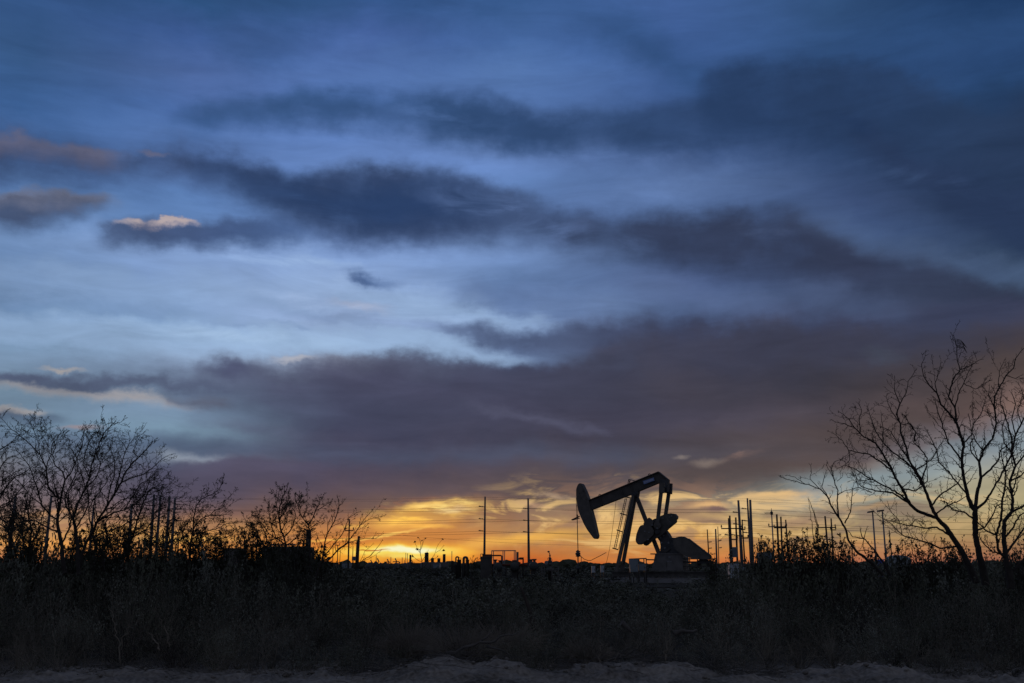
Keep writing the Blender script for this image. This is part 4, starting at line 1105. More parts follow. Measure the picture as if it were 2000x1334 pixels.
pole(650.8, 1060, 190, .08, .06, 'short thin pole behind the middle trees, left of the crossarm one', 'wood', group='shorter wooden poles')
pole(689.5, 1066, 190, .08, .06, 'short thin pole between slim dark pole and transformer pair', 'wood', group='shorter wooden poles')
pole(664.8, 1075, 200, .07, .05, 'shortest thin pole among the middle tree branches', 'wood', group='shorter wooden poles')
pole(478, 1048, 130, .08, .06, 'short thin pole between the narrow shed and the wide dark tank', 'wood', group='shorter wooden poles')
pole(503, 1040, 130, .08, .06, 'short thin pole at the left corner of the wide dark tank', 'wood', group='shorter wooden poles')
pole(349.5, 1049, 150, .10, .08, 'short pole with a tiny crossarm right of the four close tall poles', 'wood', ((1050, 347.5, 352),), group='shorter wooden poles')
pole(320, 1036, 160, .08, .06, 'short thin pole showing between the four close tall poles', 'wood', group='shorter wooden poles')
pole(245, 1044, 160, .08, .06, 'short thin pole left of the right side pole of the large left tree', 'wood', group='shorter wooden poles')
pole(272, 1050, 160, .08, .06, 'short thin pole just left of the four close tall poles', 'wood', group='shorter wooden poles')
pole(278, 1048, 165, .07, .05, 'short hair thin pole beside another left of the four tall poles', 'wood', group='shorter wooden poles')
# masts with heads
def mast(px, ytop, Y, label, kind):
    x = at(px, ytop, Y).x; zt = at(px, ytop, Y).z
    e = thing('antenna_mast' if kind == 'a' else 'floodlight_mast', (x, Y, 0), label, 'mast')
    m = MB(); m.tube([(x, Y, -.2), (x, Y, zt)], [.09, .06], 8); m.build('shaft', 'galv', e)
    m = MB()
    if kind == 'a':
        zb = zt - .25
        m.tube([(x + .15, Y, zb), (x - .75, Y, zb)], .03, 5); m.tube([(x, Y, zt - .1), (x, Y, zt + .25)], .03, 5)
        for k in range(6): m.tube([(x - .7 + k * .14, Y - .14, zb - .06), (x - .7 + k * .14, Y + .14, zb + .06)], .02, 4)
        m.box((x, Y, zb), (.25, .2, .3)); m.build('antenna', 'steel', e)
    else:
        m.hexa([Vector((x - .42, Y - .2, zt - .05)), Vector((x + .08, Y - .2, zt + .02)), Vector((x + .08, Y + .2, zt + .02)), Vector((x - .42, Y + .2, zt - .05)), Vector((x - .36, Y - .2, zt + .1)), Vector((x + .1, Y - .2, zt + .16)), Vector((x + .1, Y + .2, zt + .16)), Vector((x - .36, Y + .2, zt + .1))])
        m.build('lamp_head', 'steel', e)
mast(1506.8, 997.5, 110, 'thin mast with a small comb shaped antenna above the leafy shrub', 'a')
mast(1704.3, 1001, 88, 'thin mast with small flat lamp head, left one of the pair near the blue drum', 'f')
mast(1723.4, 999, 88, 'thin mast with small flat lamp head, right one of the pair near the blue drum', 'f')

def wire(pts, label, r=.017, group='power lines crossing the sky'):
    """pts = (px, py, Y); sagging between them"""
    P3 = [at(*p) for p in pts]
    full = []
    for i in range(len(P3) - 1):
        a, b = P3[i], P3[i + 1]
        ln = (b - a).length; sag = min(1.4, ln * ln * 0.00016)
        n = 14
        for k in range(n + (i == len(P3) - 2)):
            t = k / n; p = a.lerp(b, t); p.z -= 4 * sag * t * (1 - t); full.append(p)
    m = MB(); m.tube(full, r, 4, False)
    o = m.build('power_line', 'wire', origin=full[0]); return tag(o, label, 'cable', group)
ROWS = ['top', 'middle', 'bottom']
for k, (ya, yb, yc, yd) in enumerate([(994, 990, 993, 990), (1016, 1013.8, 1016.8, 1013), (1040, 1037.4, 1039.2, 1037)]):
    wire([(-60, ya - 12, 150), (331.5, ya, 146), (947.5 - 7, yb, 165), (1459.6 - 6, yd + 3.5, 150), (2060, yd + 24, 150)], '%s conductor on the far side of the tall pole line, spanning the whole photo' % ROWS[k])
    wire([(-60, ya - 9, 138), (342, ya + 1.2, 142), (1031.5 - 5, yc, 165), (1442 - 6, yd + 11, 140), (2060, yd + 34, 138)], '%s conductor on the near side of the tall pole line, drawn a little lower' % ROWS[k])
wire([(-60, 960, 138), (342, 971, 142), (1031.5, 974, 165), (1442, 978, 140), (2060, 992, 138)], 'hair thin shield wire over the tops of the tall poles, lower one', .010)
wire([(-60, 958, 150), (331.5, 969.5, 146), (947.5, 971, 165), (1459.6, 974, 150), (2060, 985, 150)], 'hair thin shield wire over the tops of the tall poles, upper one', .010)
wire([(478, 1052, 170), (682.5, 1036, 120), (1381, 1060, 180), (1425, 1032.5, 112), (1517, 1029, 122), (1611, 1031, 120), (2060, 1034, 118)], 'thin low distribution line along the wooden crossarm poles', .011)
wire([(1402, 1057, 185), (1410, 1051, 150), (1425, 1034, 112)], 'short slanted drop wire left of the crossarm pole cluster', .011)
wire([(560, 1048, 200), (947, 1052, 200), (1440, 1056, 200), (2060, 1074, 190)], 'lowest faint distribution line near the horizon', .012)

# far line of brush on the horizon
fb_ = MB()
rr = random.Random(5)
for i in range(3600):
    Y = rr.uniform(420, 900); x = rr.uniform(-0.62, 0.62) * Y
    h = rr.uniform(1.3, 2.7) * (1.6 if rr.random() < .06 else 1); w = h * rr.uniform(.5, 1.3)
    c = Vector((x, Y, h * .45)); vs = []; n = 9
    for j in range(n):
        a = 2 * math.pi * j / n; rj = rr.uniform(.75, 1.15)
        vs.append(c + Vector((math.cos(a) * w * rj, rr.uniform(-.6, .6), math.sin(a) * h * .55 * rj)))
    vs += [c + Vector((0, -w * .5, 0)), c + Vector((0, w * .5, 0))]
    fb_.add(vs, [(j, (j + 1) % n, n) for j in range(n)] + [((j + 1) % n, j, n + 1) for j in range(n)])
tag(fb_.build('distant_brush', 'creo'), 'dark line of far off brush along the horizon', 'brush', kind='stuff')

# ------------------------------------------------------------------ plants
def polytubes(polys, n):
    """many thin tubes at once -> vertex array, quad array"""
    cnt = np.array([len(p[0]) for p in polys])
    P_ = np.concatenate([np.asarray(p[0], dtype=np.float64) for p in polys])
    Rr = np.concatenate([np.asarray(p[1], dtype=np.float64) for p in polys])
    ends = np.cumsum(cnt); starts = ends - cnt
    N = len(P_)
    nx_ = np.minimum(np.arange(N) + 1, N - 1); pv = np.maximum(np.arange(N) - 1, 0)
    nx_[ends - 1] = ends - 1; pv[starts] = starts
    T = P_[nx_] - P_[pv]; T /= np.maximum(np.linalg.norm(T, axis=1, keepdims=True), 1e-9)
    ref = np.tile(np.array([0.23, 0.93, 0.11]), (N, 1))
    U = np.cross(T, ref); U /= np.maximum(np.linalg.norm(U, axis=1, keepdims=True), 1e-9)
    W = np.cross(T, U)
    a = np.arange(n) * 2 * np.pi / n
    V = P_[:, None, :] + (U[:, None, :] * np.cos(a)[None, :, None] + W[:, None, :] * np.sin(a)[None, :, None]) * Rr[:, None, None]
    V = V.reshape(-1, 3)
    m = np.ones(N, bool); m[ends - 1] = False
    i = np.nonzero(m)[0]
    k = np.arange(n); k2 = (k + 1) % n
    F = np.stack([(i[:, None] * n + k), (i[:, None] * n + k2), ((i[:, None] + 1) * n + k2), ((i[:, None] + 1) * n + k)], axis=2).reshape(-1, 4)
    return V, F

def leaf_quads(pos, size, rng, aspect=0.45):
    """small randomly turned leaf quads at pos (N,3)"""
    N = len(pos)
    if N == 0: return np.zeros((0, 3)), np.zeros((0, 4), int)
    a = rng.normal(size=(N, 3)); a /= np.linalg.norm(a, axis=1, keepdims=True)
    b = rng.normal(size=(N, 3)); b -= a * (a * b).sum(1, keepdims=True); b /= np.linalg.norm(b, axis=1, keepdims=True)
    s = (size * rng.uniform(0.6, 1.3, N))[:, None]
    V = np.stack([pos - a * s, pos + b * s * aspect, pos + a * s, pos - b * s * aspect], axis=1).reshape(-1, 3)
    F = np.arange(N * 4).reshape(N, 4)
    return V, F

def np_mesh(name, parts, parent=None, origin=(0, 0, 0)):
    """parts = [(V, F, material)] of quads -> one object"""
    me = bpy.data.meshes.new(name)
    parts = [p for p in parts if len(p[0])]
    o = 0; Vs = []; Fs = []; Ms = []; mats = []
    for V, F, mm in parts:
        if mm not in mats: mats.append(mm)
        Vs.append(V); Fs.append(F + o); Ms.append(np.full(len(F), mats.index(mm))); o += len(V)
    V = np.concatenate(Vs) - np.asarray(origin); F = np.concatenate(Fs); Mi = np.concatenate(Ms)
    me.vertices.add(len(V)); me.vertices.foreach_set('co', V.astype(np.float32).ravel())
    me.loops.add(F.size); me.loops.foreach_set('vertex_index', F.astype(np.int32).ravel())
    me.polygons.add(len(F)); me.polygons.foreach_set('loop_start', np.arange(0, F.size, 4, dtype=np.int32))
    me.polygons.foreach_set('material_index', Mi.astype(np.int32))
    for mm in mats: me.materials.append(MT[mm])
    me.update(calc_edges=True)
    ob = bpy.data.objects.new(name, me); COL.objects.link(ob)
    if parent is not None: ob.parent = parent
    else: ob.location = origin
    return ob

def rv(rg): return Vector((rg.gauss(0, 1), rg.gauss(0, 1), rg.gauss(0, 1)))

class Tree:
    def __init__(s, seed, Y, x0, y0, sc_, twig_len=0.5, rate=1.0, lean=Vector((0, 0, 0.25)), leaf=0.0, lsize=0.02, rmin=0.0046, spread=0.3, depth=3, lmat='leaf', wk=1.1, bp=.2):
        s.bp = bp
        s.wk = wk
        s.rg = random.Random(seed); s.Y = Y; s.x0 = x0; s.y0 = y0; s.k = sc_
        s.thick = []; s.thin = []; s.nodes = []; s.leaves = []
        s.tl = twig_len; s.rate = rate; s.lean = lean; s.leaf = leaf; s.ls = lsize; s.rmin = rmin; s.spread = spread; s.depth = depth; s.seed = seed; s.lmat = lmat
    def px(s, X, Y): return s.x0 + X / s.k, s.y0 + Y / s.k
    def limb(s, pts, drift=None, twigs=True, t0=0.25, rate=1.0):
        rg = s.rg
        q = [(s.px(p[0], p[1]), (p[2] if len(p) > 2 else None)) for p in pts]
        # fill in missing widths
        ws = [w for _, w in q]; last = None
        for i in range(len(ws)):
            if ws[i] is None:
                j = next((j for j in range(i + 1, len(ws)) if ws[j] is not None), None)
                ws[i] = last if j is None else last + (ws[j] - last) / (j - i + 1)
                if j is None: ws[i] = max(1.5, last * 0.85)
            last = ws[i]
        if len(pts[-1]) < 3: ws[-1] = max(1.5, ws[-1] * 0.6)
        (sx, sy), _ = q[0]
        yb = s.Y
        if s.nodes:
            d_, yb_, nd_ = min((((a - sx) ** 2 + (b - sy) ** 2), yy, (a, b)) for a, b, yy in s.nodes)
            if d_ < 400: yb = yb_
        if drift is None: drift = rg.uniform(-1, 1) * s.spread
        P3 = []; Rd = []; Y_here = yb
        for i in range(len(q)):
            (ax, ay), w = q[i][0], ws[i]
            if i:
                (bx, by) = q[i - 1][0]; ln = math.hypot(ax - bx, ay - by); n = max(1, int(ln / 6))
                Yp = Y_here; Y_here += drift * ln / 2000 * s.Y + rg.gauss(0, 0.03) * s.spread
                for k in range(1, n + 1):
                    t = k / n; j = 0.0 if k == n else 1.0
                    jx = rg.gauss(0, .55) * j; jy = rg.gauss(0, .55) * j
                    xx = bx + (ax - bx) * t + jx; yy = by + (ay - by) * t + jy; YY = Yp + (Y_here - Yp) * t
                    P3.append(at(xx, yy, YY)); Rd.append((ws[i - 1] + (w - ws[i - 1]) * t)); s.nodes.append((xx, yy, YY))
            else:
                P3.append(at(ax, ay, Y_here)); Rd.append(w); s.nodes.append((ax, ay, Y_here))
        Rd = [max(s.rmin, r / s.k / 2000 * s.Y * 0.5 * s.wk) for r in Rd]
        s.thick.append((P3, Rd))
        if twigs: s.side(P3, Rd, t0, rate, 0)
        return s
    def side(s, P3, Rd, t0, rate, lvl):
        rg = s.rg
        n = len(P3)
        total = sum((P3[i + 1] - P3[i]).length for i in range(n - 1)); run = 0
        gap = 0.16 / (s.rate * rate) * (1.0 if lvl == 0 else 1.15 if lvl == 1 else 1.4); nxt = total * t0 + rg.uniform(0, gap)
        sgn = rg.choice((-1, 1))
        for i in range(n - 1):
            sl = (P3[i + 1] - P3[i]).length
            while run + sl > nxt:
                t = (nxt - run) / max(sl, 1e-6)
                p = P3[i].lerp(P3[i + 1], t); r = Rd[i]
                d = (P3[i + 1] - P3[i]).normalized()
                sd = d.cross(Vector((0, 1, 0)) * sgn + rv(rg) * .55)
                if sd.length > 1e-3:
                    sd.normalize(); sgn = -sgn
                    big = lvl == 0 and nxt < total * .7 and rg.random() < s.bp
                    ang = rg.uniform(.3, .65) if big else rg.uniform(.5, 1.1)
                    dr = (d * math.cos(ang) + sd * math.sin(ang)).normalized()
                    L_ = (2.2 if big else 1) * min(1.0, 1.35 - nxt / total) * s.tl * rg.uniform(.35, 1.0) * (1.0, .55, .3)[lvl] * (0.45 + 0.75 * (1 - abs((nxt / total) - .55)))
                    s.twig(p, dr, L_, min(r * .65, .022 if big else (.013, .008, .0055)[lvl]), lvl + 1)
                nxt += gap * rg.uniform(.5, 1.6)
            run += sl
        # tip continues as a fine fork
        d = (P3[-1] - P3[-2]).normalized()
        if lvl < 2:
            for _ in range(2):
                s.twig(P3[-1], (d + rv(rg) * .35).normalized(), s.tl * .4 * rg.uniform(.4, 1), min(Rd[-1], .007), 2)
    def twig(s, p, d, L_, r, lvl):
        rg = s.rg
        st = .045 if L_ > .2 else .03
        n = max(2, int(L_ / st)); pts = [p.copy()]; rd = [r]; z = rg.choice((-1, 1))
        perp = d.cross(Vector((0, 1, 0)) + rv(rg) * .3)
        if perp.length < 1e-3: perp = Vector((1, 0, 0))
        perp.normalize()
        for i in range(n):
            z = -z
            d = (d + s.lean * .07 + rv(rg) * .09).normalized()
            dd = (d + perp * z * rg.uniform(.15, .62)).normalized()
            p = p + dd * st; pts.append(p.copy()); rd.append(max(s.rmin * .8, r * (1 - .75 * (i + 1) / n)))
            if s.leaf and lvl >= 2 and rg.random() < s.leaf:
                for _ in range(rg.randint(2, 5)): s.leaves.append(p + rv(rg) * .014)
        s.thin.append((pts, rd))
        if lvl < s.depth and n > 3: s.side(pts, rd, .2, 1.0 if lvl < 2 else .8, lvl)
    def finish(s, name, label, cat, group=None, base=None):
        b = s.thick[0][0][0]
        base = Vector((b.x, b.y, 0)) if base is None else base
        e = thing(name, base, label, cat, group)
        # root the lowest limbs in the ground
        Vt, Ft = polytubes(s.thick, 7)
        np_mesh('trunk', [(Vt, Ft, 'bark')], e, base)
        rg = np.random.default_rng(s.seed)
        pa = []
        if s.thin: pa.append((*polytubes(s.thin, 3), 'twig'))
        if s.leaves: pa.append((*leaf_quads(np.array([tuple(v) for v in s.leaves]), s.ls, rg), s.lmat))
        if pa: np_mesh('crown', pa, e, base)
        return e

# ---- right: bare mesquites
T = Tree(1, 21.0, 1500, 640, 2.668, .40, 1.9, spread=.5, bp=.18, leaf=.006)
T.limb([(1085,1330,34),(1050,1240,30),(1000,1150,26),(960,1090,24),(920,1030,22),(880,990,18),(850,930,16),(830,870,14),(800,800,12),(770,740,10),(740,700,9),(720,620,9),(690,540,8),(690,500,7),(670,450,7),(685,400,6),(720,340,4),(730,280,3),(765,225,2)], .1, t0=.4)
T.limb([(880,990,16),(830,975),(780,955,15),(740,920,14),(700,840,12),(650,750,10),(600,660,9),(560,600,8),(500,570,6),(450,520,5),(400,500,4),(350,490,2)])
T.limb([(450,520,5),(420,475,4),(375,440,2)]); T.limb([(480,550,5),(475,480,4),(488,430,3),(470,395,2)])
T.limb([(740,920,10),(690,870,8),(620,830),(540,790),(460,740,5),(400,715),(360,735,2)])
T.limb([(540,790,5),(470,800,4),(455,770,2)]); T.limb([(540,858,5),(470,830,3),(455,760,2)])
T.limb([(740,920,9),(650,860,8),(560,850,6),(490,830,4),(455,800,2)])
T.limb([(650,750,8),(590,700),(530,660,6),(470,650),(420,640,4),(390,590),(340,550,2)])
T.limb([(420,640,4),(425,690,3),(405,715,2)])
T.limb([(830,870,10),(790,790,9),(760,740),(720,700),(640,640,7),(600,600),(560,540,5),(540,480,4),(520,420,2)])
T.limb([(600,600,5),(600,530,4),(590,450,2)])
T.limb([(800,800,8),(820,740,7),(830,680),(800,640,6),(760,600),(770,540,5),(730,490),(715,460,3)])
T.limb([(850,930,9),(900,870,7),(960,830),(990,810,5),(1010,770,3)])
T.limb([(690,500,5),(640,430,4),(615,360,2)]); T.limb([(690,400,5),(660,330,4),(660,265,2)])
T.limb([(690,500,5),(740,500,4),(790,570),(820,600,2)])
T.limb([(960,1090,10),(880,1040,8),(830,1045),(740,1030,5),(680,1020),(635,1005,3)])
T.limb([(740,1030,4),(770,1000,3),(800,1010,2)])
T.limb([(990,1140,9),(900,1150,8),(830,1120,7),(760,1100,6),(700,1080),(640,1020,4),(590,990),(550,955,2)])
T.limb([(700,1080,4),(680,1000,3),(640,960),(632,935,2)])
T.limb([(740,700,7),(700,640,6),(670,590),(640,540,4),(600,520,3)])
T.limb([(770,740,7),(850,690,5),(880,640),(905,600,3)])
T.limb([(870,975,8),(930,930,6),(1000,900),(1030,880,3)])
T.limb([(700,840,8),(770,850,6),(830,800,5),(830,740,3)])
T.finish('mesquite_tree', 'bare mesquite tree whose main trunk sweeps up and left out of the brush', 'tree', 'bare trees on the right')
T = Tree(2, 20.4, 1500, 640, 2.668, .40, 1.9, bp=.18, spread=.5, leaf=.01)
T.limb([(1135,1340,36),(1120,1260,34),(1100,1180,28),(1080,1080,26),(1080,950,24),(1060,930,22),(1040,870,16),(1020,780,14),(1010,690,13),(1020,600,12),(1000,550,11),(980,490,11),(940,440,9),(900,400,8),(880,340,7),(840,300,6),(810,250,4),(800,190,3),(820,145,2)], -.1, t0=.4)
T.limb([(1080,950,18),(1090,860,16),(1110,780,14),(1100,700,11),(1120,640,10),(1170,580,8),(1190,500,8),(1180,420,8),(1180,360,7),(1210,300,6),(1240,250,6),(1280,210,5),(1290,160,4),(1330,110,3)])
T.limb([(980,490,9),(975,420,8),(940,360),(960,280,7),(1000,220,5),(1050,200,4),(1110,165,2)])
T.limb([(1000,220,5),(985,160,4),(985,100,4),(970,50,2)])
for a_ in range(8): T.limb([(985,60 + 6 * a_,3),(1005 + 3 * a_,66 + 6 * a_,2),(1022 + 5 * (a_ % 4),84 + 7 * a_,2)], twigs=False)
T.limb([(975,420,6),(990,350,5),(1020,290),(1045,230),(1060,205,2)])
T.limb([(1020,290,4),(1080,320,3),(1140,285,2)])
T.limb([(880,340,5),(870,290,4),(885,250),(900,185,2)])
T.limb([(1010,690,9),(980,650,8),(940,600),(920,540),(900,480,5),(880,420),(870,380,3)])
T.limb([(1110,780,10),(1160,740,9),(1200,690),(1210,640),(1260,600,4),(1300,585,3)])
T.limb([(1080,950,14),(1130,910,11),(1180,830,8),(1230,740),(1270,660,8),(1270,580,8),(1250,500,6),(1230,440),(1210,380,4),(1220,320,3)])
T.limb([(1040,870,9),(980,800,7),(940,750),(890,700),(880,640,5),(850,580),(830,540,3)])
T.limb([(1180,420,5),(1150,350,4),(1155,310,2)]); T.limb([(1240,250,4),(1290,265,3),(1315,250,2)]); T.limb([(1200,310,4),(1205,230,3),(1230,175,2)])
T.limb([(1020,600,7),(1060,560,6),(1070,500,5),(1110,450),(1130,390,3)])
T.limb([(1080,1060,9),(1130,1040,7),(1170,980,6),(1190,930),(1240,900,4)])
T.limb([(1075,1000,9),(1020,960,7),(960,950,6),(930,910,4),(900,900,3)])
T.limb([(1120,640,6),(1080,590,5),(1060,540,4),(1050,470,3)])
T.limb([(1100,700,7),(1060,650,6),(1055,600,5),(1080,560,3)])
T.finish('mesquite_tree', 'tallest bare mesquite tree, upright forked trunk with twig tuft at its highest tip', 'tree', 'bare trees on the right')
T = Tree(3, 19.6, 1500, 640, 2.668, .40, 1.9, bp=.18, spread=.5, leaf=.01)
T.limb([(1265,1360,36),(1260,1290,34),(1240,1200,24),(1230,1100,20),(1230,1010,18),(1270,960,15),(1275,890,13),(1260,800,11),(1290,720,10),(1270,650,9),(1290,560,8),(1320,500,7),(1345,450,6),(1380,400,4)], 0, t0=.3)
T.limb([(1240,1200,14),(1200,1160,12),(1190,1080,10),(1140,1060,7),(1090,1010,5),(1060,990,3)])
T.limb([(1190,1080,10),(1215,1000,11),(1220,900,9),(1235,830,8),(1240,750,6),(1220,690,4),(1215,620,3)])
T.limb([(1240,1180,12),(1290,1110,10),(1330,1050),(1370,1000,6)])
T.limb([(1260,1290,14),(1300,1240,12),(1350,1190,10)])
T.limb([(1270,960,11),(1330,930,9),(1400,880,7)]); T.limb([(1290,720,8),(1340,660,7),(1400,640,5)])
T.limb([(1260,800,8),(1320,770,6),(1380,700,4)]); T.limb([(1270,650,7),(1230,600,5),(1220,520),(1240,460,3)])
T.limb([(1290,560,6),(1270,480,5),(1290,400),(1270,340,3)]); T.limb([(1320,500,5),(1300,430,4),(1330,350,3),(1310,300,2)])
T.limb([(1230,1100,10),(1280,1040,8),(1310,980,7),(1340,960,4)]); T.limb([(1240,1180,9),(1170,1170,7),(1120,1120,5),(1100,1080,3)])
T.finish('mesquite_tree', 'bare mesquite tree cut by the right edge of the photo, forking low above the brush', 'tree', 'bare trees on the right')
T = Tree(4, 22.0, 1500, 640, 2.668, .26, 1.2, spread=.4, leaf=.004)
T.limb([(600,1290,16),(540,1225,13),(460,1165,12),(420,1110,10),(400,1040,10),(370,990,9),(330,930,8),(310,880,7),(270,840,5),(230,825),(170,810),(120,795,3),(80,780,2)], .1, t0=.5)
T.limb([(400,1020,7),(430,960,5),(435,900),(440,850),(448,815,2)]); T.limb([(370,990,7),(360,900,6),(365,850),(340,780),(330,740,4),(345,700),(390,680,2)])
T.limb([(360,870,4),(400,850),(450,838,2)]); T.limb([(310,880,5),(280,830,4),(290,790),(302,750,2)]); T.limb([(270,840,4),(220,790,3),(225,740),(222,715,2)])
T.limb([(200,818,3),(140,778),(100,768,2)]); T.limb([(340,780,3),(310,730),(305,712,2)]); T.limb([(360,800,3),(385,780),(390,765,2)])
T.finish('mesquite_tree', 'small bare leaning tree whose thin top branch reaches far left', 'tree', 'bare trees on the right')
T = Tree(5, 21.4, 1500, 640, 2.668, .22, 1.0, spread=.3, leaf=0)
T.limb([(640,1290,12),(610,1240,10),(570,1180,8),(520,1120,6),(490,1090,5),(480,1050,3)], .1, t0=.5)
T.limb([(500,1100,5),(440,1090,4),(425,1065,3)]); T.limb([(570,1180,5),(520,1160,4),(480,1160,3)]); T.limb([(500,1105,4),(510,1060,3),(515,1045,2)])
T.limb([(500,1100,4),(495,1140,4),(505,1170,3)])
T.finish('dead_branch', 'short dead forked branch leaning left beside the blue drum', 'branch')
T = Tree(6, 24.0, 1500, 640, 2.668, .16, .5, spread=.2, leaf=.02)
T.limb([(262,1120,5),(255,1030,4),(235,950,3),(212,893,2)], 0); T.limb([(240,1110,4),(230,1030,3),(218,950,2),(213,905,2)], 0); T.limb([(265,1080,3),(258,1020,3),(240,960,2)], 0)
T.finish('bare_sprout', 'two thin bare sprouts rising above the leafy shrub left of the small leaning tree', 'sprout')

# ---- left: dense windblown mesquites
KW = dict(lean=Vector((.28, 0, .2)), leaf=.2, lsize=.014, spread=.5, wk=1.35)
T = Tree(11, 24.0, 0, 780, 3.706, .56, 2.4, **KW)
T.limb([(470,1260,24),(450,1140,22),(445,1050,20),(425,950,18),(415,870,16),(430,780,14),(440,720,13),(400,700,10),(350,640,9),(340,560),(335,500,8),(290,400,6),(250,360),(190,300,5),(130,250),(75,210),(40,170),(8,138,2)], .1, t0=.25)
T.limb([(440,720,11),(455,650,10),(470,580,8),(450,520),(400,480),(380,400,5),(400,330),(425,260,2)])
T.limb([(415,870,9),(360,840,8),(300,760),(270,640,7),(240,560),(210,480),(150,400),(115,365,2)])
T.limb([(470,580,7),(520,520,6),(560,420),(600,330),(590,280),(610,220,3),(642,188,2)])
T.limb([(335,500,6),(370,400,5),(380,320),(440,250,2)]); T.limb([(290,400,5),(280,320,4),(250,240),(215,150,2)]); T.limb([(280,300,4),(330,250,3),(300,200,2)])
T.limb([(445,1050,10),(500,940,9),(520,860,8),(490,740,7),(500,660),(540,600,4)])
T.limb([(430,960,9),(350,930,8),(260,880,7),(180,880),(100,800,5),(60,760,3)])
T.limb([(300,760,6),(220,700,5),(160,620),(100,560,4),(40,520,2)])
T.finish('mesquite_tree', 'large dense tree at far left, near vertical trunk, one twig reaching up left', 'tree', 'windblown trees on the left')
T = Tree(12, 23.2, 0, 780, 3.706, .56, 2.4, **KW)
T.limb([(570,1270,22),(560,1140,20),(560,1040,18),(545,940,16),(530,860,13),(560,760,11),(610,660,10),(650,560,9),(660,480,8),(690,390,7),(730,290,6),(770,220,5),(810,180,4),(875,165,2)], .1, t0=.2)
T.limb([(610,660,8),(700,560,6),(730,470),(700,400),(740,310),(745,240),(750,180,2)])
T.limb([(530,860,9),(480,780,8),(470,700,7),(520,600),(560,520,5),(560,440,4),(500,330,3)])
T.limb([(545,940,9),(600,850,8),(640,760),(640,680,6),(600,580),(580,500,4)])
T.limb([(650,560,6),(600,470,5),(620,380),(650,300,4),(700,240,2)])
T.finish('mesquite_tree', 'middle leaning tree of the large left clump, its tip curling over to the right', 'tree', 'windblown trees on the left')
T = Tree(13, 24.8, 0, 780, 3.706, .60, 1.9, **KW)
T.limb([(575,1270,20),(590,1130,18),(620,1040,16),(680,950,14),(700,890,13),(770,780,12),(830,680,11),(880,600,10),(900,540,9),(950,470,8),(1000,420,7),(1060,360,5),(1100,312,3)], -.1, t0=.2)
T.limb([(880,600,8),(950,570,6),(1020,550),(1100,500),(1150,450,4),(1190,420),(1225,402,2)])
T.limb([(830,680,7),(860,560,6),(880,480,5),(900,400),(930,330),(980,270,3),(1035,246,2)])
T.limb([(770,780,8),(800,640,6),(830,540),(830,440),(800,360,3)]); T.limb([(680,950,9),(650,880,7),(640,800),(680,720),(760,620,4),(800,540,3)])
T.limb([(700,890,9),(820,820,8),(900,800),(980,760),(1050,680,5),(1100,640),(1180,615,3),(1265,605,2)])
T.limb([(650,1010,9),(760,960,8),(860,930),(960,870,6),(1080,850,4),(1160,800,3)])
T.limb([(900,800,6),(960,700,5),(1010,620),(1090,560,3),(1140,520,2)]); T.limb([(1050,680,5),(1080,600,4),(1100,575,2)])
T.limb([(980,760,5),(1100,770,4),(1200,750,3),(1300,740),(1375,740,2)])
T.limb([(1000,420,5),(960,380,4),(985,330,2)])
T.finish('mesquite_tree', 'widest tree of the left clump, long branches swept right toward the tall poles', 'tree', 'windblown trees on the left')
T = Tree(14, 21.0, 0, 780, 3.706, .5, 1.9, **KW)
T.limb([(-140,1250,20),(-120,1000,16),(-60,820,12),(40,640,8),(110,560,6),(190,520,4),(240,480,2)], 0, t0=.2)
T.limb([(-120,900,10),(-60,640,8),(0,500,6),(60,420),(130,400,3),(170,380,2)]); T.limb([(-90,700,8),(-60,450,6),(-10,370),(60,330,4),(140,270,2)])
T.limb([(-100,950,10),(0,860,8),(60,900,6),(140,960,4)]); T.limb([(-60,820,8),(60,760,6),(150,650,5),(200,600,3)])
T.finish('mesquite_tree', 'tree mostly outside the left edge, its branches reaching in low from the left', 'tree', 'windblown trees on the left')
for sd, Y, nm, lst, lab in (
  (15, 27.0, 0, [[(60,1260,14),(80,1080,11),(60,950,9),(90,820,7),(60,700,5),(40,600,3)], [(80,1080,8),(150,960,7),(180,820,5),(200,700,3)], [(80,1000,7),(20,900,5),(0,780,3)]], 'thin twiggy tree between the two leftmost tall poles'),
  (16, 28.0, 0, [[(215,1260,14),(210,1080,11),(230,940,9),(200,820,7),(220,720,5),(240,640,3)], [(210,1060,8),(280,960,7),(300,860,5),(330,780,3)], [(210,1040,7),(140,960,5),(120,880,3)]], 'thin twiggy tree left of the vertical trunk of the large left tree'),
  (17, 28.0, 0, [[(880,1260,12),(900,1120,12),(960,1000,10),(1000,860,9),(1030,760,8),(1080,660,6),(1120,640,3)], [(960,1000,7),(1060,940,6),(1120,860,5),(1180,820,3)], [(1000,860,6),(960,780,5),(980,700,3)], [(1030,760,5),(1130,720,4),(1200,690,2)]], 'twiggy tree with upright stems directly left of the four close tall poles'),
  (19, 27.0, 0, [[(760,1260,12),(740,1120,10),(780,1000,8),(760,900,6),(820,820,3)], [(740,1120,8),(680,1040,6),(700,960,4)], [(780,1000,6),(850,1000,5),(900,950,3)], [(770,1050,6),(860,1060,5),(940,1040,3)]], 'low twiggy tree in front of the pole at the right of the large left tree'),
  (20, 29.0, 0, [[(1200,1260,10),(1190,1120,9),(1230,1020,7),(1210,920,5),(1260,840,3)], [(1190,1100,6),(1130,1020,5),(1120,940,3)], [(1230,1020,5),(1290,960,4),(1310,880,2)]], 'low twiggy bush around the feet of the four close tall poles')):
    T = Tree(sd, Y, 0, 780, 3.706, .55, 2.8, lean=Vector((.2, 0, .2)), leaf=.22, lsize=.022, spread=.5, wk=1.4)
    for l in lst: T.limb(l, t0=.15)
    T.finish('mesquite_tree', lab, 'tree', 'twiggy thickets on the left')
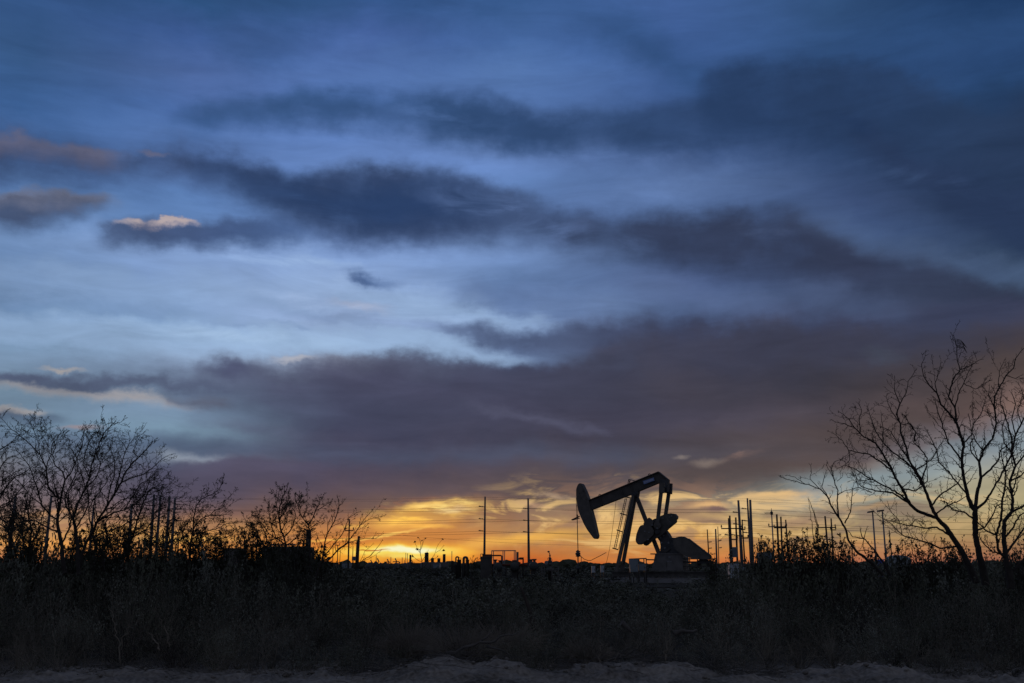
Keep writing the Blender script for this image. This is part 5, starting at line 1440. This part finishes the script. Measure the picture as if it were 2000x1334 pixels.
T = Tree(18, 28.0, 0, 780, 3.706, .5, 2.6, lean=Vector((.25, 0, .18)), leaf=.2, lsize=.02, spread=.5, wk=1.35)
T.limb([(1360,1270,13),(1370,1120,12),(1390,980,9),(1400,940,8),(1400,860,7),(1420,770,6),(1460,720,5),(1530,690,4),(1590,650,3),(1612,608,2)], t0=.15)
T.limb([(1400,940,6),(1450,870,5),(1520,840,5),(1600,840,4),(1665,828,2)]); T.limb([(1390,980,6),(1480,960,5),(1560,940),(1640,900,4),(1690,900,2)])
T.limb([(1370,1120,8),(1450,1040,7),(1540,1010,6),(1640,1000,4),(1700,960,2)]); T.limb([(1380,1050,6),(1320,1000,5),(1310,920,4),(1330,860,2)])
T.limb([(1520,840,5),(1560,800,4),(1620,780,2)]); T.limb([(1450,1040,6),(1500,1090,5),(1580,1080,4),(1660,1060,3)])
T.finish('mesquite_tree', 'windblown tree right of the four tall poles with one long tip pointing up right', 'tree', 'windblown trees on the left')
# ---- middle windblown group
KM = dict(lean=Vector((.15, 0, .25)), leaf=.25, lsize=.024, spread=.4, wk=1.45)
T = Tree(21, 32.0, 420, 900, 4.545, .5, 2.5, **KM)
T.limb([(640,1080,16),(625,900,14),(625,760,12),(610,680,10),(580,600,10),(565,500,9),(575,400,8),(600,320,6),(640,240,4),(645,215,2)], t0=.2)
T.limb([(615,740,8),(540,680,6),(500,580),(480,470),(480,350,3)]); T.limb([(610,680,8),(680,600,7),(720,500),(700,430),(730,350,3)])
T.limb([(540,690,6),(470,640,5),(420,560),(370,490,3),(360,460,2)]); T.limb([(635,750,7),(720,690,6),(770,640),(850,560,3)])
T.limb([(575,480,6),(540,400,5),(560,320),(575,250,3)]); T.limb([(565,520,6),(630,440,5),(660,370),(650,300,3)]); T.limb([(590,620,6),(640,540,5),(640,460,4),(680,400,2)])
T.finish('mesquite_tree', 'tree with dense twisted crown rising directly behind the wide dark tank', 'tree', 'trees in the middle')
T = Tree(22, 33.0, 420, 900, 4.545, .45, 2.4, **KM)
T.limb([(470,1060,12),(450,900,10),(440,780,8),(400,690,7),(350,600,6),(290,570,4),(248,490,2)], t0=.2); T.limb([(440,780,7),(460,680,6),(420,600),(390,520,4),(380,470,2)])
T.limb([(450,900,7),(380,840,6),(300,760),(270,680,4),(260,600,2)]); T.limb([(380,840,6),(340,900,4),(250,860),(200,780,3)]); T.limb([(300,760,4),(230,700),(200,640,2)])
T.finish('mesquite_tree', 'scraggly low tree left of the dense crown, over the left corner of the wide tank', 'tree', 'trees in the middle')
T = Tree(23, 31.0, 420, 900, 4.545, .45, 2.3, **KM)
T.limb([(850,1060,12),(845,900,11),(840,760,10),(838,620,9),(830,560,8),(870,500,7),(900,420,6),(930,380),(925,325,2)], t0=.45)
T.limb([(830,560,7),(780,510,6),(750,460),(740,380),(770,330,2)]); T.limb([(900,440,5),(970,400,4),(1020,370,2)]); T.limb([(840,600,5),(900,560,4),(950,540,2)])
T.limb([(780,510,5),(810,440,4),(830,380),(850,400,2)]); T.limb([(840,640,5),(790,600,4),(740,600,2)])
T.finish('mesquite_tree', 'tree whose tufted crown sits on top of the short thick pole stub', 'tree', 'trees in the middle')
T = Tree(24, 30.0, 420, 900, 4.545, .42, 1.5, lean=Vector((.3, 0, .12)), leaf=.12, lsize=.022, spread=.4, wk=1.45)
T.limb([(880,1060,13),(920,950,12),(960,850,10),(975,720,8),(1000,640,7),(1040,570),(1080,480,6),(1100,400,5),(1090,330,2)], t0=.25)
T.limb([(925,945,10),(1010,880,9),(1080,800,8),(1180,720,7),(1230,650,6),(1290,570,5),(1340,500),(1395,440,2)]); T.limb([(960,850,7),(1040,760,6),(1130,650),(1190,500,4),(1265,458,2)])
T.limb([(1080,800,5),(1200,720,4),(1330,690,3),(1420,690),(1480,655,2)]); T.limb([(1290,570,4),(1390,510,3),(1480,495,2)]); T.limb([(1100,400,4),(1130,380),(1150,345,2)]); T.limb([(1000,640,5),(1000,560,4),(1030,500,2)])
T.finish('mesquite_tree', 'thin tree blown hard to the right in front of the sunset glow', 'tree', 'trees in the middle')
T = Tree(25, 32.0, 420, 900, 4.545, .22, .8, lean=Vector((.2, 0, .2)), leaf=.06, lsize=.02, spread=.3)
T.limb([(1230,1060,8),(1290,900,6),(1370,850,5),(1440,770,4),(1480,713,2)], t0=.3); T.limb([(1290,900,4),(1340,880,3),(1420,840),(1470,800,2)]); T.limb([(1280,920,4),(1330,800,3),(1400,740,2)])
T.finish('bare_sprout', 'thin bare branch curving right, low in front of the sunset glow', 'sprout')

# ---- leafy creosote shrubs
def shrub(seed, px, Y, ytop, wpx, label, stems=22, leaf=.6, lsize=.03, tl=.4, group='leafy shrubs against the sky', ybot=None, fan=.8):
    x = gx(px, Y); H = zz(ytop, Y); rg = random.Random(seed)
    T = Tree(seed, Y, 0, 0, 1.0, tl, .9, lean=Vector((0, 0, .3)), leaf=leaf, lsize=lsize, spread=.3, depth=3, rmin=.003, lmat='creo')
    W_ = wpx / 2000 * Y * .5
    for i in range(stems):
        a = rg.uniform(0, 2 * math.pi); q = math.sqrt(rg.random())
        tip = Vector((x + math.cos(a) * W_ * q, Y + math.sin(a) * W_ * q * .7, H * rg.uniform(.86, 1.02) * (1 - .16 * q * q)))
        b = Vector((x + math.cos(a) * .12 * W_ + rg.uniform(-.1, .1), Y + rg.uniform(-.15, .15), 0))
        pts = []; n = 16; bow = rv(rg) * .12
        for k in range(n + 1):
            t = k / n; p = b.lerp(tip, t); o_ = (math.cos(a) * W_ * q * .25 * math.sin(t * math.pi)); p += Vector((o_ * fan * .3, 0, 0)) + bow * math.sin(t * math.pi) + rv(rg) * .014
            pts.append(p)
        rd = [.014 * (1 - .75 * k / n) + .002 for k in range(n + 1)]
        T.thick.append((pts, rd)); T.side(pts, rd, .42, 1.0, 0)
        if leaf: 
            for k in range(6, n + 1):
                if rg.random() < leaf: T.leaves.extend(pts[k] + rv(rg) * .03 for _ in range(3))
    return T.finish('creosote_shrub', label, 'shrub', group, Vector((x, Y, 0)))
shrub(41, 1500, 30, 1046, 62, 'leafy shrub hugging the thick tall pole and the three crossarm poles', 26, .6)
shrub(42, 1546, 29, 1040, 60, 'leafy shrub right of the first, around the third dark pole', 26, .6)
shrub(43, 1590, 30, 1028, 64, 'highest leafy shrub, between the crossarm poles and the small leaning tree', 28, .6)
shrub(44, 1640, 28, 1048, 74, 'wide leafy shrub at the foot of the small leaning tree', 28, .6)
shrub(45, 1790, 30, 1050, 80, 'sparse leafy shrub above the pale water tank', 26, .5)
shrub(46, 1850, 29, 1058, 90, 'leafy shrub behind the trunk of the left-leaning mesquite', 28, .55)
shrub(47, 1745, 31, 1062, 40, 'small leafy shrub left of the pale water tank', 10, .35)
shrub(48, 1395, 44, 1083, 36, 'small leafy shrub at the lower tip of the pump jack belt guard', 12, .5)
shrub(49, 1975, 24, 1070, 90, 'twiggy leafy shrub at the foot of the tree on the right edge', 14, .3)
shrub(50, 925, 60, 1086, 22, 'tiny leafy shrub left of the black compressor skid', 8, .6)
for i_, (px_, Y_s, yt_, wp_, lb) in enumerate([
    (40, 27, 1014, 90, 'leafy dark shrub at the foot of the leftmost tall pole'), (165, 26, 1030, 80, 'leafy dark shrub between the trunks of the large left tree and the next tall pole'),
    (225, 28, 1012, 80, 'tall leafy dark shrub right of the large left tree, before the pole at its right'), (290, 26, 1040, 70, 'leafy dark shrub at the feet of the first two close tall poles'),
    (378, 29, 1016, 70, 'leafy dark shrub right of the four close tall poles'), (420, 31, 1036, 50, 'leafy dark shrub left of the narrow dark shed'),
    (488, 32, 1024, 56, 'leafy dark shrub filling the gap between the narrow shed and the wide tank'), (528, 34, 1046, 50, 'leafy dark shrub on the left corner of the wide dark tank'),
    (585, 33, 1048, 44, 'leafy dark shrub on the right corner of the wide dark tank'), (618, 34, 1062, 34, 'small leafy dark shrub right of the short thick pole stub')]):
    shrub(80 + i_, px_, Y_s, yt_, wp_, lb, 30, .6, .03, .42, 'dark shrubs below the left trees')
# sapling in front of the glow
T = Tree(61, 40.0, 640, 1020, 6.25, .16, .55, lean=Vector((0, 0, .3)), leaf=.5, lsize=.045, spread=.2, rmin=.005, lmat='creo')
T.limb([(1160,640,8),(1150,480,7),(1130,380,6),(1140,280,5),(1125,210,4),(1110,185,3)], 0, t0=.15); T.limb([(1140,330,5),(1160,270,4),(1178,205,2)]); T.limb([(1135,380,5),(1090,330,4),(1065,250,2)])
T.limb([(1150,480,5),(1080,450,4),(1050,420,3)]); T.limb([(1150,480,5),(1200,400,4),(1225,350,2)]); T.limb([(1160,560,6),(1240,470,5),(1310,380,4),(1330,310),(1355,265,3),(1392,220,2)])
T.limb([(1320,370,4),(1370,340),(1410,295,2)]); T.limb([(1160,560,5),(1060,500,4),(1040,480,2)]); T.limb([(1240,470,4),(1300,450),(1330,430,2)])
T.finish('leafy_sapling', 'small leafy sapling silhouetted against the glow, two stem tips with leaf clumps', 'sapling')

# ---- brush: one dense dark mass of low desert shrubs
NR = np.random.default_rng(77)
def bush_template(seed, stems, leaves, ls, twn=6):
    rg = random.Random(seed); polys = []; tips = []
    for i in range(stems):
        a = rg.uniform(0, 6.283); el_ = rg.uniform(.25, 1.45)
        d = Vector((math.cos(a) * math.cos(el_), math.sin(a) * math.cos(el_), math.sin(el_)))
        p = Vector((rg.uniform(-.12, .12), rg.uniform(-.12, .12), 0)); n = twn; L_ = rg.uniform(.6, 1.05); pts = [p.copy()]
        for k in range(n):
            d = (d + rv(rg) * .17 + Vector((0, 0, .05))).normalized(); p = p + d * L_ / n; pts.append(p.copy())
            if k > 0: tips.append(p.copy())
            if k > 1 and rg.random() < .6:
                q = p.copy(); dq = (d + rv(rg) * .7).normalized(); pq = [q.copy()]
                for _ in range(3):
                    dq = (dq + rv(rg) * .25).normalized(); q = q + dq * .09; pq.append(q.copy()); tips.append(q.copy())
                polys.append((pq, [.0035, .003, .0025, .002]))
        polys.append((pts, [.008 * (1 - .7 * k / n) for k in range(n + 1)]))
    V, F = polytubes(polys, 3)
    tp = np.array([tuple(t) for t in tips]); wgt = np.linalg.norm(tp, axis=1) ** 2.2; idx = NR.choice(len(tp), leaves, p=wgt / wgt.sum())
    LV, LF = leaf_quads(tp[idx] + NR.normal(0, .045, (leaves, 3)), ls, NR, .5)
    LV[:, 2] = np.maximum(LV[:, 2], 0.0)
    return V, F, LV, LF
NEAR = [bush_template(100 + i, 34, 800, .022) for i in range(5)] + [bush_template(120, 34, 120, .018, 7)]
MID = [bush_template(200 + i, 20, 420, .034, 5) for i in range(4)]
FAR = [bush_template(300 + i, 10, 200, .06, 4) for i in range(3)]
def height_at(px, Y):
    """how high the brush stands across the picture"""
    if Y < 24:
        kx = [(0, 1.6), (300, 1.5), (600, 1.25), (800, 1.0), (900, .8), (1100, .85), (1300, 1.0), (1600, 1.2), (2000, 1.35)]
    elif Y < 42:
        kx = [(0, 2.45), (150, 2.35), (300, 2.35), (400, 2.3), (480, 2.25), (600, 2.1), (680, 1.6), (760, 1.35), (850, 1.3), (1100, 1.3), (1250, 1.15), (1330, 1.15), (1400, 1.6), (1480, 2.0), (1700, 2.0), (2000, 2.2)]
    else:
        kx = [(0, 2.3), (400, 2.2), (600, 2.0), (690, 1.0), (850, .85), (1000, .8), (1150, .85), (1330, .7), (1420, 1.3), (1500, 1.8), (2000, 2.0)]
    return float(np.interp(px, [a for a, _ in kx], [b for _, b in kx]))
tones = ('brt', 'brd', 'brl', 'brp', 'twig')
tw = {t_: [] for t_ in tones}; ow_ = {t_: 0 for t_ in tones}
def brush_parts():
    return [(np.concatenate([a for a, _ in tw[t_]]), np.concatenate([b for _, b in tw[t_]]), t_) for t_ in tones if tw[t_]]
rb = random.Random(91)
def place(tp, x, y, s_h, s_w, rot):
    V, F, LV, LF = tp
    c, s_ = math.cos(rot), math.sin(rot)
    Rm = np.array([[c * s_w, -s_ * s_w, 0], [s_ * s_w, c * s_w, 0], [0, 0, s_h]])
    q = mnoise.noise(Vector((x * .35, y * .35, 3.3))) * 1.3 + rb.uniform(-.5, .5)
    leafm = 'brd' if q < -.12 else ('brl' if q < .32 else 'brp')
    for k, v, f in (('brt' if q > -.3 else 'twig', V, F), (leafm, LV, LF)):
        tw[k].append((v @ Rm.T + np.array([x, y, -0.03]), f + ow_[k])); ow_[k] += len(v)
nb = 0
rows = [(16.95, .75, NEAR), (17.6, .8, NEAR), (18.2, .85, NEAR)] + [(18.9 + i * .85, .9, NEAR) for i in range(1, 6)] + [(24 + i * 1.3, 1.25, MID) for i in range(14)] + [(43 + i * 3.0, 2.1, FAR) for i in range(17)] + [(96 + i * 7.0, 4.2, FAR) for i in range(16)]
for Y0, stepx, tps in rows:
    half = 0.53 * Y0 + 1.5; x = -half
    while x < half:
        x += stepx * rb.uniform(.6, 1.35)
        Yb = Y0 + rb.uniform(-.35, .35) * (1 if Y0 < 24 else 2)
        px = 1000 + x / Yb * 2047
        h = height_at(px, Yb) * rb.uniform(.5, 1.12)
        if Yb < 24: Yb += rb.uniform(-.3, .3)
        if Yb < 19.3: h *= .62
        if Yb < 17.5:
            if berm(x, 16.3) > .17 or mnoise.noise(Vector((x * .45, 12.3, 0))) < -.12: continue
            h *= .7
        if 1240 < px < 1345:
            if Yb > 58 and Yb < 112: continue
            h = min(h, .62 if Yb > 42 else .8 if Yb > 24 else 9)
        elif 1180 < px < 1400 and Yb > 60: h *= .6
        if Yb > 95:
            h = 1.45 * rb.uniform(.6, 1.1)
            if abs(px - 1290) < 130 and Yb < 112: continue
            if 700 < px < 1060 and Yb < 130: h *= .7
        wd = (stepx * rb.uniform(.55, 1.0)) * (1.0 if Yb < 24 else 1.05)
        place(rb.choice(tps), x, Yb, h * rb.uniform(.95, 1.05), wd, rb.uniform(0, 6.28)); nb += 1
bo = np_mesh('brush', brush_parts())
tag(bo, 'dense dark mass of low desert brush filling the foreground', 'brush', kind='stuff')
# dry grass and sticks along the edge of the sand
polys = []; rg = random.Random(8)
for i in range(1500):
    x = rg.uniform(-9.6, 9.6); Y = rg.uniform(16.5, 19.0) if rg.random() < .75 else rg.uniform(15.6, 17)
    if mnoise.noise(Vector((x * .5, 5, 0))) < -.05 and Y < 17.0: continue
    L_ = rg.uniform(.12, .5) * (1.3 if rg.random() < .1 else 1) * (.5 if Y < 17 else 1); a = rg.uniform(0, 6.283); lean = rg.uniform(.1, 1.0)
    p = Vector((x, Y, berm(x, Y) if Y < 22 else 0)); d = Vector((math.cos(a) * lean, math.sin(a) * lean, 1)).normalized(); pts = [p.copy()]
    for k in range(5):
        d = (d + Vector((0, 0, -.12 * lean)) + rv(rg) * .1).normalized(); p = p + d * L_ / 5; pts.append(p.copy())
    polys.append((pts, [.0035, .003, .003, .0025, .002, .001]))
V, F = polytubes(polys, 3)
tag(np_mesh('dry_grass', [(V, F, 'straw')]), 'pale dry grass blades along the edge of the sandy bank', 'grass', kind='stuff')
polys = []
for (cx, cy, n, sp) in ((760, 1303, 130, .55), (905, 1300, 110, .5), (1375, 1305, 120, .7), (280, 1318, 80, .6), (1480, 1290, 60, .4), (1100, 1300, 60, .8), (1250, 1280, 60, .5)):
    c = at(cx, cy, 16.5)
    for i in range(n):
        x = c.x + rg.gauss(0, sp * .6); Y = 16.5 + rg.gauss(0, .35); a = rg.gauss(0, .5) + (math.pi if rg.random() < .5 else 0); L_ = rg.uniform(.12, .6)
        p = Vector((x, Y, berm(x, Y) + rg.uniform(.0, .10))); d = Vector((math.cos(a), math.sin(a) * .7, rg.uniform(-.12, .25))).normalized(); pts = [p.copy()]
        for k in range(4):
            d = (d + rv(rg) * .12).normalized(); p = p + d * L_ / 4; pts.append(p.copy())
        polys.append((pts, [.005, .0045, .004, .003, .0015]))
V, F = polytubes(polys, 3)
tag(np_mesh('twig_debris', [(V, F, 'deadw')]), 'tangled dry twig litter lying on the sandy bank', 'debris', kind='stuff')
# clods and stones on the bank
ck = MB(); rg = random.Random(33)
for i in range(420):
    x = rg.uniform(-9.4, 9.4); Y = rg.uniform(15.7, 17.5); r = rg.uniform(.015, .05) * (1.7 if rg.random() < .08 else 1)
    c = Vector((x, Y, berm(x, Y) + r * .3)); vs = []
    for a_, b_, q in ((1,0,0),(-1,0,0),(0,1,0),(0,-1,0),(0,0,1),(0,0,-1),(.6,.6,.55),(-.6,.55,.6),(.55,-.6,.6),(-.6,-.6,.55)):
        vs.append(c + Vector((a_, b_, q * .75)) * r * rg.uniform(.8, 1.15))
    fs = [(4,8,6),(4,6,7),(4,7,9),(4,9,8),(8,0,6),(6,2,7),(7,1,9),(9,3,8),(0,2,6),(2,1,7),(1,3,9),(3,0,8),(5,2,0),(5,1,2),(5,3,1),(5,0,3)]
    ck.add(vs, fs, True)
tag(ck.build('gravel', gm), 'small clods and stones scattered over the sandy bank', 'gravel', kind='stuff')

# extra low clumps that spill over the bank
tw = {t_: [] for t_ in tones}; ow_ = {t_: 0 for t_ in tones}
for i in range(46):
    x = rb.uniform(-9.2, 9.2); Yb = rb.uniform(16.0, 17.0)
    if mnoise.noise(Vector((x * .6, 21.3, 0))) < .0: continue
    place(rb.choice(NEAR), x, Yb, rb.uniform(.16, .42), rb.uniform(.3, .6), rb.uniform(0, 6.28))
tag(np_mesh('scrub', brush_parts()), 'low straggling weeds spilling over the sandy bank', 'scrub', kind='stuff')
# rounded dry tussocks
for k_, (px_, Yt, wd_, ht_, lb) in enumerate([(905, 18.6, .85, .75, 'rounded dull brown grass tussock behind the long fallen branch'), (985, 19.2, .8, .8, 'rounded dull brown grass tussock right of the one behind the fallen branch'), (1140, 18.2, .5, .5, 'small dull brown tussock left of the short pale log'), (800, 19.3, .6, .8, 'dull brown tussock left of the long fallen branch')]):
    rg = random.Random(700 + k_); xc = gx(px_, Yt); polys = []
    for i in range(620):
        a = rg.uniform(0, 6.283); q = math.sqrt(rg.random()); b = Vector((xc + math.cos(a) * wd_ * q * .35, Yt + math.sin(a) * wd_ * q * .35, 0))
        d = Vector((math.cos(a) * (.25 + q), math.sin(a) * (.25 + q), 1.1)).normalized(); L_ = rg.uniform(.6, 1.0); pts = [b.copy()]; p = b.copy()
        for k in range(6):
            d = (d + Vector((0, 0, -.07 * k * q)) + rv(rg) * .07).normalized(); p = p + Vector((d.x * wd_ * .9, d.y * wd_ * .9, d.z * ht_)) * L_ / 5; p.z = max(p.z, .01); pts.append(p.copy())
        polys.append((pts, [.004, .0038, .0035, .003, .0026, .002, .001]))
    V, F = polytubes(polys, 3)
    ob = np_mesh('grass_tussock', [(V, F, 'straw')], None, (xc, Yt, 0)); tag(ob, lb, 'tussock', 'dry tussocks')

# ---- single things in the brush
def stick(name, pts, Y, w, mt, label, cat, sub=(), kink=.02, group=None):
    """pts in image pixels with own depth offset"""
    rg = random.Random(len(pts) * 7 + int(pts[0][0])); P3 = []
    for i in range(len(pts) - 1):
        a = at(pts[i][0], pts[i][1], Y + (pts[i][2] if len(pts[i]) > 2 else 0)); b = at(pts[i + 1][0], pts[i + 1][1], Y + (pts[i + 1][2] if len(pts[i + 1]) > 2 else 0))
        for k in range(5): P3.append(a.lerp(b, k / 5) + rv(rg) * kink * (1 if k else 0))
    P3.append(at(pts[-1][0], pts[-1][1], Y + (pts[-1][2] if len(pts[-1]) > 2 else 0)))
    n = len(P3); m = MB(); m.tube(P3, [w * (1 - .72 * k / n) for k in range(n)], 7)
    o = m.build(name, mt, origin=P3[0])
    tag(o, label, cat, group)
    for sp_ in sub:
        q = [at(x, y, Y + .05) for x, y in sp_]; c = MB(); c.tube(q, [w * .45 * (1 - .5 * k / len(q)) for k in range(len(q))], 5); cb = c.build('side_branch', mt, None, origin=P3[0])
        cb.parent = o; cb.location = (0, 0, 0)
    return o
stick('fallen_branch', [(838,1306),(850,1290),(880,1274),(930,1258),(975,1244),(1010,1236,.3)], 16.6, .035, 'deadw', 'long fallen grey branch slanting up right over the edge of the sand', 'branch', [[(930,1258),(952,1244),(958,1236)], [(950,1262),(980,1270),(1005,1284)]])
stick('broken_post', [(1046,1232),(1036,1196),(1017,1146)], 20.2, .065, 'wood', 'dark broken fence post leaning left out of the brush', 'post', kink=0)
stick('log', [(1214,1216),(1226,1226),(1236,1236)], 17.0, .05, 'deadw', 'short pale broken log sticking out of the brush', 'log', kink=.006)
stick('log', [(1316,1238),(1336,1232),(1362,1230)], 17.1, .045, 'deadw', 'pale horizontal log half buried in the brush right of the short log', 'log', kink=.01)
stick('dead_branch', [(1178,1302),(1205,1284),(1235,1272),(1254,1262)], 16.8, .022, 'deadw', 'thin dead branch lying above the sand below the short pale log', 'branch', [[(1205,1284),(1225,1266),(1240,1262)], [(1225,1276),(1246,1280),(1256,1276)]])
for i, (pts, w, lab) in enumerate([
    ([(236,1302),(234,1262),(224,1228),(213,1190)], .012, 'tall pale bent weed stem in the dark brush at lower left'),
    ([(236,1270),(244,1240),(256,1220)], .008, 'short curved pale weed stem right beside the tall bent one'),
    ([(108,1308),(108,1260),(98,1230)], .010, 'pale straight weed stem nearest the left edge'),
    ([(312,1270),(300,1248),(290,1236)], .014, 'pale split stick poking left out of the dark brush'),
    ([(330,1264),(326,1236),(310,1208)], .009, 'slender pale weed stem above the split stick'),
    ([(1298,1296),(1302,1262),(1306,1230)], .014, 'pale plume grass stalk standing right of the short pale log'),
    ([(1172,1300),(1172,1262),(1168,1232)], .010, 'pale upright stalk left of the thin dead branch'),
    ([(1326,1308),(1324,1290),(1322,1270)], .010, 'short pale plume stalk right of the taller plume'),
    ([(1146,1310),(1146,1296),(1147,1280)], .010, 'short pale upright stalk at the edge of the sand'),
    ([(1364,1310),(1362,1300),(1356,1284)], .008, 'short pale stalk near the right sand mound')]):
    stick('weed_stalk', pts, 16.5, w, 'straw', lab, 'weed', group='pale dry stalks')

for o in bpy.data.objects:
    if '_o' in o.keys(): del o['_o']
bpy.context.view_layer.update()
